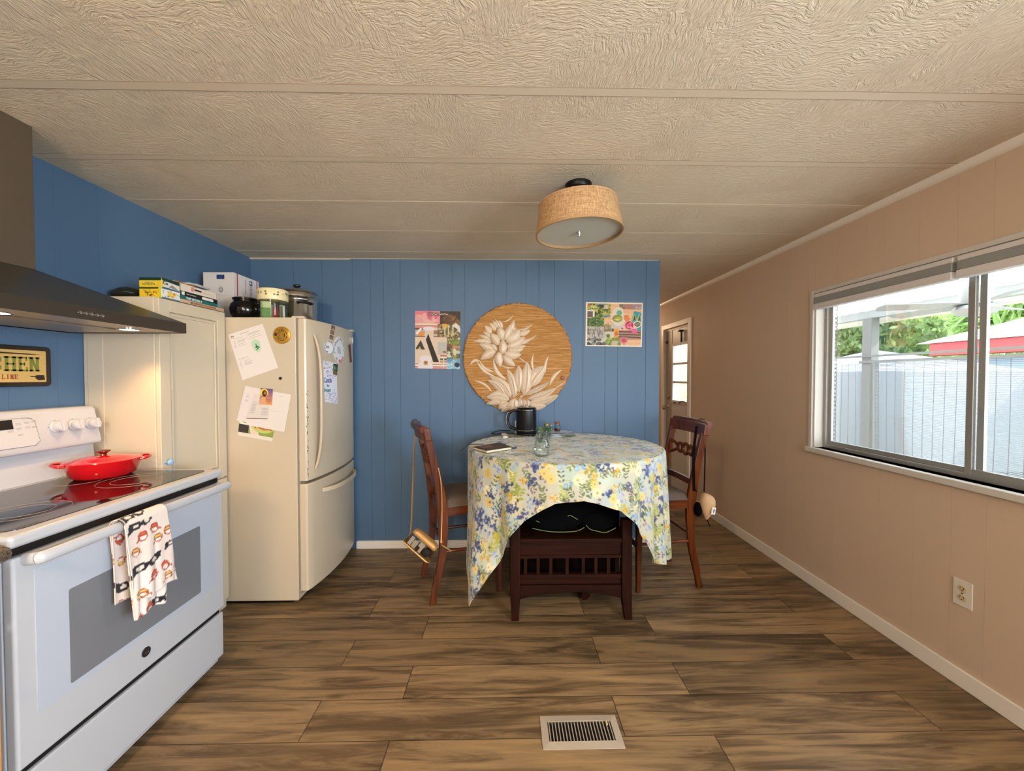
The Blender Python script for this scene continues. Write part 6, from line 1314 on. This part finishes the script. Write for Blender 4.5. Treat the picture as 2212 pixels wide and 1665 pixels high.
c.rect(X_(715), Y_(850), X_(1000), Y_(1050), '5c5034'); c.speck(.34, .5, .48, .64, ['8a7a54', '2c2c1c', 'b0a07c'], 50, .01, .03, .8); c.rect(X_(760), Y_(1060), X_(1225), Y_(1480), 'c8c0a4'); c.speck(.37, .8, .61, .97, ['5a7a2c', '3c5a24', 'a8b048', '7a9838'], 90, .015, .035, .8); c.ell(X_(830), Y_(1180), .035, .04, '4c6a2c'); c.rect(X_(940), Y_(1320), X_(1110), Y_(1480), 'c0a888'); c.poly([(X_(930), Y_(1330)), (X_(1025), Y_(1230)), (X_(1120), Y_(1330))], '8a8038')
c.rect(X_(1010), Y_(960), X_(1140), Y_(1230), 'e0952c'); c.ell(X_(1075), Y_(1110), .03, .05, 'c8601c'); c.rect(X_(1150), Y_(210), X_(1260), Y_(360), '6a7458'); c.rect(X_(1260), Y_(210), X_(1540), Y_(360), 'a8746c'); c.rect(X_(1540), Y_(210), X_(1820), Y_(360), '94848c'); c.ell(X_(1670), Y_(310), .025, .03, 'c89c94'); c.ell(X_(1770), Y_(310), .025, .03, 'c89c94')
c.rect(X_(910), Y_(770), X_(1260), Y_(960), 'c4b4a8'); c.ell(X_(1130), Y_(590), .12, .22, 'd8cdbc'); c.ell(X_(1155), Y_(480), .05, .06, '6aa484'); c.ell(X_(1100), Y_(650), .09, .085, '8a8a24'); c.ell(X_(1130), Y_(660), .06, .05, 'a8a83c'); c.ell(X_(1090), Y_(690), .05, .012, 'd8d8a0')
c.poly([(X_(1290), Y_(540)), (X_(1410), Y_(540)), (X_(1490), Y_(690)), (X_(1380), Y_(740)), (X_(1300), Y_(680))], 'd87c3c'); c.ell(X_(1370), Y_(440), .06, .05, 'e0a884'); c.ell(X_(1290), Y_(330), .012, .03, 'a83c24')
c.poly([(X_(1590), Y_(415)), (X_(1840), Y_(465)), (X_(1840), Y_(1000)), (X_(1730), Y_(1010)), (X_(1520), Y_(700))], '3a94a4'); 
for a, b, d in ((1600, 1560, 1660), (1760, 1700, 1800)): c.poly([(X_(a), Y_(480)), (X_(b - 20), Y_(700)), (X_(d + 30), Y_(700))], 'c8bc5c'); c.poly([(X_(a + 10), Y_(520)), (X_(b + 10), Y_(700)), (X_(d), Y_(700))], '34541c')
c.ell(X_(1700), Y_(815), .068, .08, 'e6dcd0'); c.ell(X_(1705), Y_(815), .055, .06, '6a6a48'); c.speck(X_(1650), Y_(770), X_(1760), Y_(850), ['8a9a5c', '9a6a5c'], 14, .008, .014, .8)
c.ell(X_(1470), Y_(860), .085, .105, 'd890a0'); c.ell(X_(1460), Y_(850), .07, .09, 'b01c44'); c.speck(X_(1400), Y_(780), X_(1530), Y_(920), ['e06a8a', 'd8386a', 'e890a8'], 22, .01, .02, .85); c.ell(X_(1620), Y_(1020), .06, .05, 'dc5c8c'); c.rect(X_(1150), Y_(1010), X_(1820), Y_(1280), '5c4038'); 
for k in range(10): c.line(X_(1150), Y_(1020 + k * 26), X_(1820), Y_(1040 + k * 25), .012, ['c89880', '2c2020', 'a8785c'][k % 3], .8)
c.ell(X_(1620), Y_(1030), .055, .045, 'dc5c8c'); c.poly([(X_(1420), Y_(1020)), (X_(1540), Y_(1020)), (X_(1480), Y_(1120))], 'a43c4c'); c.ell(X_(1310), Y_(1310), .07, .07, 'd87880'); c.poly([(X_(1200), Y_(1340)), (X_(1420), Y_(1340)), (X_(1310), Y_(1460))], 'd87880'); c.ell(X_(1310), Y_(1310), .045, .05, 'c0404c'); c.ell(X_(1250), Y_(920), .03, .05, 'ccc0c4'); c.ell(X_(1250), Y_(950), .018, .02, 'a83848')
for k, cc in ((.022, 'ecdcc4'),): c.rect(0, 0, 1, k, cc); c.rect(0, 1 - k * 1.2, 1, 1, cc); c.rect(0, 0, k, 1, cc); c.rect(1 - k, 0, 1, 1, cc)
tag(panel('collage_poster', c, (.637, YW, 1.930), (1.085, YW, 1.925), (1.079, YW, 1.580), (.634, YW, 1.587), (0, -.0012, 0), None), 'wide collage poster of gardens and pink flowers, right of the round art', 'poster')

AC = Vector((.103, YB - .001, 1.493)); AR = .422
t = thing('round_wall_art', 'large round woven wall panel with pale raised lotus flowers on the blue wall', 'wall art', AC)
n = NT('woven_fibre'); p = n.mapping(n.obj(), (4, 4, 150)); f1 = n.noise(p, 1.0, 5, .65, .4); f2 = n.noise(n.mapping(n.obj(), (14, 14, 320)), 1.0, 3, .6)
n.base(n.ramp(n.math('ADD', n.math('MULTIPLY', f1, .6), n.math('MULTIPLY', f2, .4)), [(.34, hx('6e4216')), (.46, hx('a87030')), (.56, hx('bc8844')), (.70, hx('ecd0a4'))])); n.b.inputs['Roughness'].default_value = .7; n.bump(f1, .5, .003); M_WOV = n.m
MA = Matrix.Translation(AC) @ Matrix.Rotation(R(90), 4, 'X')
MB().lathe([(0, 0), (AR - .006, 0), (AR - .006, .022), (0, .022)], seg=96, M=MA).build('woven_disc', M_WOV, t)
n = NT('rope_edge'); n.base(n.ramp(n.noise(n.obj(), 60, 3), [(.35, hx('8a5a24')), (.65, hx('cf9f60'))])); n.b.inputs['Roughness'].default_value = .8
mb = MB(); K = 190
for k in range(K):
    a0, a1 = 2 * PI * k / K, 2 * PI * (k + .9) / K; P = [MA @ Vector(((AR - .005 + .001 * math.sin(k * 2.1)) * math.cos(a), (AR - .005) * math.sin(a), .012 + (.004 if i else -.004))) for i, a in enumerate((a0, a1))]; mb.tube([P[0], P[0].lerp(P[1], .5), P[1]], [.0075, .009, .0075], 6)
mb.build('rope_edge', n.m, t)
M_PET = NT('straw_petal'); f = M_PET.noise(M_PET.mapping(M_PET.obj(), (160, 160, 30)), 1, 3, .6); M_PET.base(M_PET.mix(f, hx('c0a484'), hx('ecd8be'))); M_PET.b.inputs['Roughness'].default_value = .32; M_PET.b.inputs['Sheen Weight'].default_value = .3; M_PET.bump(f, .25, .002); M_PET = M_PET.m
def zc(u, v): return PY(870 + u / 5.549, 620 + v / 5.549, YB - .022)
def petal(mb, a, b, wd, bend=0.0, h=.011, ridge=True, layer=0.0, peak=.45):
    A_, B_ = zc(*a), zc(*b); D_ = B_ - A_; L = D_.length; D_.normalize(); Nn = Vector((D_.z, 0, -D_.x)); W_ = wd / 5.549 / 830 * 3.0 / 2; nu, nv = 14, (20 if ridge else 10); yb = YB - .0225 - layer
    def fn(i, j):
        s = i; w_ = W_ * (math.sin(PI * s ** (math.log(.5) / math.log(peak))) ** .75 if 0 < s < 1 else 0); q = 2 * j - 1; c_ = A_ + D_ * L * s + Nn * (bend * L * math.sin(PI * s)) + Nn * w_ * q
        hh = h * (1 - abs(q) ** 2.2) * (min(1, w_ / W_ * 1.3)); 
        if ridge: hh -= h * .6 * math.exp(-(q / .10) ** 2) * (w_ / W_)
        return (c_.x, yb - .0012 - hh, c_.z)
    mb.grid(fn, nu, nv); mb.grid(lambda i, j: (fn(i, j)[0], yb + (layer if layer else 0) + .0005, fn(i, j)[2]), nu, nv)
UP = [((1060, 560), (985, 460), 70), ((1120, 520), (1040, 430), 64), ((1140, 490), (1075, 400), 46), ((1165, 490), (1108, 382), 36), ((1190, 500), (1153, 395), 50), ((1290, 530), (1332, 393), 60), ((1300, 530), (1360, 483), 34), ((1390, 570), (1528, 520), 66), ((1390, 612), (1472, 602), 26), ((1400, 680), (1528, 628), 48), ((1360, 722), (1478, 704), 44), ((1070, 660), (848, 645), 52), ((1060, 640), (915, 575), 42), ((1070, 610), (962, 537), 46)]
UP2 = [((1190, 640), (1150, 470), 94), ((1215, 640), (1290, 445), 84), ((1240, 660), (1405, 510), 140), ((1245, 725), (1460, 615), 100), ((1250, 755), (1448, 745), 80), ((1215, 795), (1422, 812), 98), ((1200, 815), (1348, 948), 80), ((1150, 775), (1168, 962), 92), ((1115, 765), (928, 868), 92), ((1090, 755), (912, 685), 86), ((1150, 695), (1050, 552), 90), ((1130, 765), (1045, 680), 54), ((1190, 812), (1195, 622), 88)]
GR = [((1190, 420), (1328, 330), 18, .12), ((1385, 512), (1555, 440), 24, .12), ((1445, 640), (1608, 570), 24, .1), ((1575, 1025), (1568, 798), 30, -.1), ((1705, 1035), (1748, 823), 32, -.08), ((1760, 1175), (1908, 988), 40, -.1), ((1825, 1205), (1950, 1128), 18, .05), ((1070, 1255), (862, 1120), 30, .1), ((1475, 910), (1368, 838), 18, .05), ((1180, 942), (1342, 962), 20, .1), ((1110, 1075), (880, 870), 34, -.12), ((1098, 1018), (918, 880), 34, -.15), ((925, 880), (805, 932), 36, .2), ((1245, 1112), (1088, 850), 46, -.16), ((1400, 1265), (1370, 1165), 16, 0), ((1395, 1260), (1420, 1180), 12, 0)]
LO = [((1340, 1330), (1252, 980), 100, .06), ((1390, 1230), (1388, 938), 112, 0), ((1520, 1190), (1702, 942), 150, -.05), ((1455, 1300), (1488, 895), 138, .03), ((1300, 1330), (1038, 1068), 96, .12), ((1230, 1310), (1008, 1108), 80, .10), ((1470, 1280), (1760, 1135), 60, .04), ((1490, 1340), (1845, 1205), 84, .06), ((1500, 1390), (1862, 1290), 80, .06), ((1510, 1410), (1722, 1418), 76, .1), ((1700, 1415), (1868, 1298), 52, -.05), ((1280, 1345), (998, 1318), 110, .10), ((1180, 1385), (995, 1398), 58, .05), ((1270, 1385), (1150, 1462), 84, .16), ((1290, 1450), (1175, 1492), 56, .1), ((1400, 1330), (1405, 1440), 70, 0), ((1450, 1340), (1445, 1440), 66, 0), ((1495, 1340), (1490, 1440), 60, 0), ((1340, 1330), (1322, 1510), 138, 0)]
def pet(nm, *a):
    mb = MB(); petal(mb, *a); mb.build(nm, M_PET, t)
[pet('grass_blade', a, b, w_, bd, .005, False) for a, b, w_, bd in GR]
[pet('petal', a, b, w_, .03, .008, False) for a, b, w_ in UP]; [pet('petal', a, b, w_ * 1.12, .05, .017, False, .004 + k * .0004) for k, (a, b, w_) in enumerate(UP2)]
[pet('petal', a, b, w_ * 1.12, bd, .019, True, k * .0010) for k, (a, b, w_, bd) in enumerate(LO)]
for a, b in (((1320, 1320), (1390, 1275)), ((1400, 1310), (1480, 1285)), ((1480, 1285), (1545, 1280)), ((1380, 1350), (1440, 1300))): MB().tube([zc(*a) + Vector((0, -.02, 0)), zc(*b) + Vector((0, -.024, 0))], .003, 6).build('stamen', M_PET, t)
cc = zc(1915, 1088); MB().lathe([(0, 0), (.0165, 0), (.0165, .004), (.012, .006), (0, .005)], seg=28, M=Matrix.Translation(cc) @ Matrix.Rotation(R(90), 4, 'X')).build('wooden_button', mat('red_wood_button', '8a4020', .4), t)

# ---- ceiling light
lc = Vector((.353, 1.85, ZC)); t = thing('ceiling_light', 'drum ceiling light with tan woven shade and frosted glass bottom', 'ceiling light', lc)
MB().lathe([(0, 0), (.063, 0), (.063, -.018), (.058, -.026), (.045, -.030), (.03, -.034), (.012, -.04), (.012, -.20), (0, -.20)], lc, 40).build('canopy', mat('oiled_bronze', '17120e', .4, .6), t)
TL = Matrix.Translation(lc + Vector((-.002, 0, -.095))) @ Matrix.Rotation(R(-2.2), 4, 'Y')
n = NT('burlap_shade'); f = n.noise(n.mapping(n.obj(), (30, 30, 260)), 1, 3); g = n.noise(n.mapping(n.obj(), (220, 220, 20)), 1, 3); n.base(n.ramp(n.math('MULTIPLY', n.math('ADD', f, g), .5), [(.38, hx('9a744c')), (.62, hx('c6a074'))])); n.b.inputs['Roughness'].default_value = .85; n.bump(f, .3, .002); M_BUR = n.m
sh = MB().lathe([(.182, 0), (.1845, 0), (.205, -.135), (.2025, -.135), (.182, 0)], seg=72, M=TL).build('shade', M_BUR, t)
MB().lathe([(.181, .002), (.1865, .002), (.187, -.008), (.181, -.008), (.181, .002)], seg=72, M=TL).build('shade_hem', M_BUR, sh); MB().lathe([(.2, -.131), (.2068, -.131), (.2072, -.141), (.2, -.141), (.2, -.131)], seg=72, M=TL).build('shade_hem', mat('shade_edge_tape', 'a88458', .7), sh)
MB().lathe([(0, -.128), (.2005, -.128), (.2005, -.124), (0, -.124)], seg=72, M=TL).build('glass_diffuser', mat('frosted_glass', 'c6c6bc', .5, 0, .03, 4), t)
MB().lathe([(0, -.150), (.006, -.149), (.007, -.144), (.011, -.138), (.012, -.128), (0, -.128)], seg=20, M=TL).build('finial', M_CHROME, t)
MB().lathe([(0, .0), (.013, 0), (.013, -.03), (0, -.03)], seg=16, M=TL @ Matrix.Translation((.05, 0, -.04))).build('lamp_socket', M_WHITE, t)
mb = MB(); [mb.tube([TL @ Vector((0, 0, -.01)), TL @ Vector((.183 * math.cos(a), .183 * math.sin(a), -.004))], .002, 6) for a in (0.3, 2.4, 4.5)]; mb.build('shade_spider', M_STEEL, t)

# ---- floor register
t = thing('floor_register', 'beige metal floor vent with dark slots set in the plank floor', 'floor vent', (.287, 1.42, 0)); rx0, rx1, ry0, ry1 = .138, .436, 1.352, 1.488; M_REG = mat('beige_register_metal', 'b8a894', .45, .2, .1, 30); wf = .026
mb = MB(); O = [(rx0, ry0), (rx1, ry0), (rx1, ry1), (rx0, ry1)]; I_ = [(rx0 + wf, ry0 + wf), (rx1 - wf, ry0 + wf), (rx1 - wf, ry1 - wf), (rx0 + wf, ry1 - wf)]
for k in range(4):
    m_ = (k + 1) % 4; a, b, c_, d = O[k], O[m_], I_[m_], I_[k]; mb.add([(*a, .0), (*b, .0), (*b, .003), (*a, .003), (*c_, .006), (*d, .006), (*c_, .0), (*d, .0)], [(0, 1, 2, 3), (3, 2, 4, 5), (5, 4, 6, 7)])
mb.build('rim', M_REG, t, smooth=False)
MB().box((rx0 + wf - .001, ry0 + wf - .001, .0002), (rx1 - wf + .001, ry1 - wf + .001, .0008)).build('duct_shadow_plate', M_BLACK, t, smooth=False)
ns = 20
for k in range(ns): x = rx0 + wf + (rx1 - rx0 - 2 * wf) * (k + .5) / ns; MB().box((x - .0016, ry0 + wf, .001), (x + .0016, ry1 - wf, .0045)).build('louvre', M_REG, t)
MB().box((rx1 - wf - .020, ry1 - wf - .02, .003), (rx1 - wf - .013, ry1 - wf - .004, .009)).build('lever', mat('lever_cream', 'c8b08a', .4), t, bevel=.001)

# ---- flush light behind the camera that warms the kitchen
for (lx, ly, pw) in ((-.85, -.55, 88), ):
    t = thing('unseen_flush_light', 'round white flush ceiling light behind the camera, ' + ('over the kitchen' if lx < 0 else 'over the open floor'), 'ceiling light', (lx, ly, ZC))
    MB().lathe([(0, 0), (.14, 0), (.14, -.02), (0, -.02)], (lx, ly, ZC), 40).build('canopy', M_WHITE, t)
    MB().lathe([(.135, -.02), (.125, -.06), (.08, -.085), (0, -.09)], (lx, ly, ZC), 40).build('glowing_dome', mat('lit_dome', 'fff0d8', .5, 0, 0, emit=(1, .72, .42), es=6), t)
    light('kitchen_lamp_light', 'POINT', (lx, ly, ZC - .16), (0, 0, 0), pw, (1, .725, .43), shadow_soft_size=.12)
t = thing('unseen_flush_light', 'added round white flush fill light, unseen at the far end of the hall', 'ceiling light', (1.5, 5.9, ZC))  # fixture added out of view to brighten the hall
MB().lathe([(0, 0), (.14, 0), (.14, -.02), (0, -.02)], (1.5, 5.9, ZC), 40).build('canopy', M_WHITE, t)
MB().lathe([(.135, -.02), (.125, -.06), (.08, -.085), (0, -.09)], (1.5, 5.9, ZC), 40).build('glowing_dome', MATS['lit_dome'], t)
light('hall_fill_light', 'POINT', (1.5, 5.9, ZC - .16), (0, 0, 0), 14, (1, .74, .48), shadow_soft_size=.12)
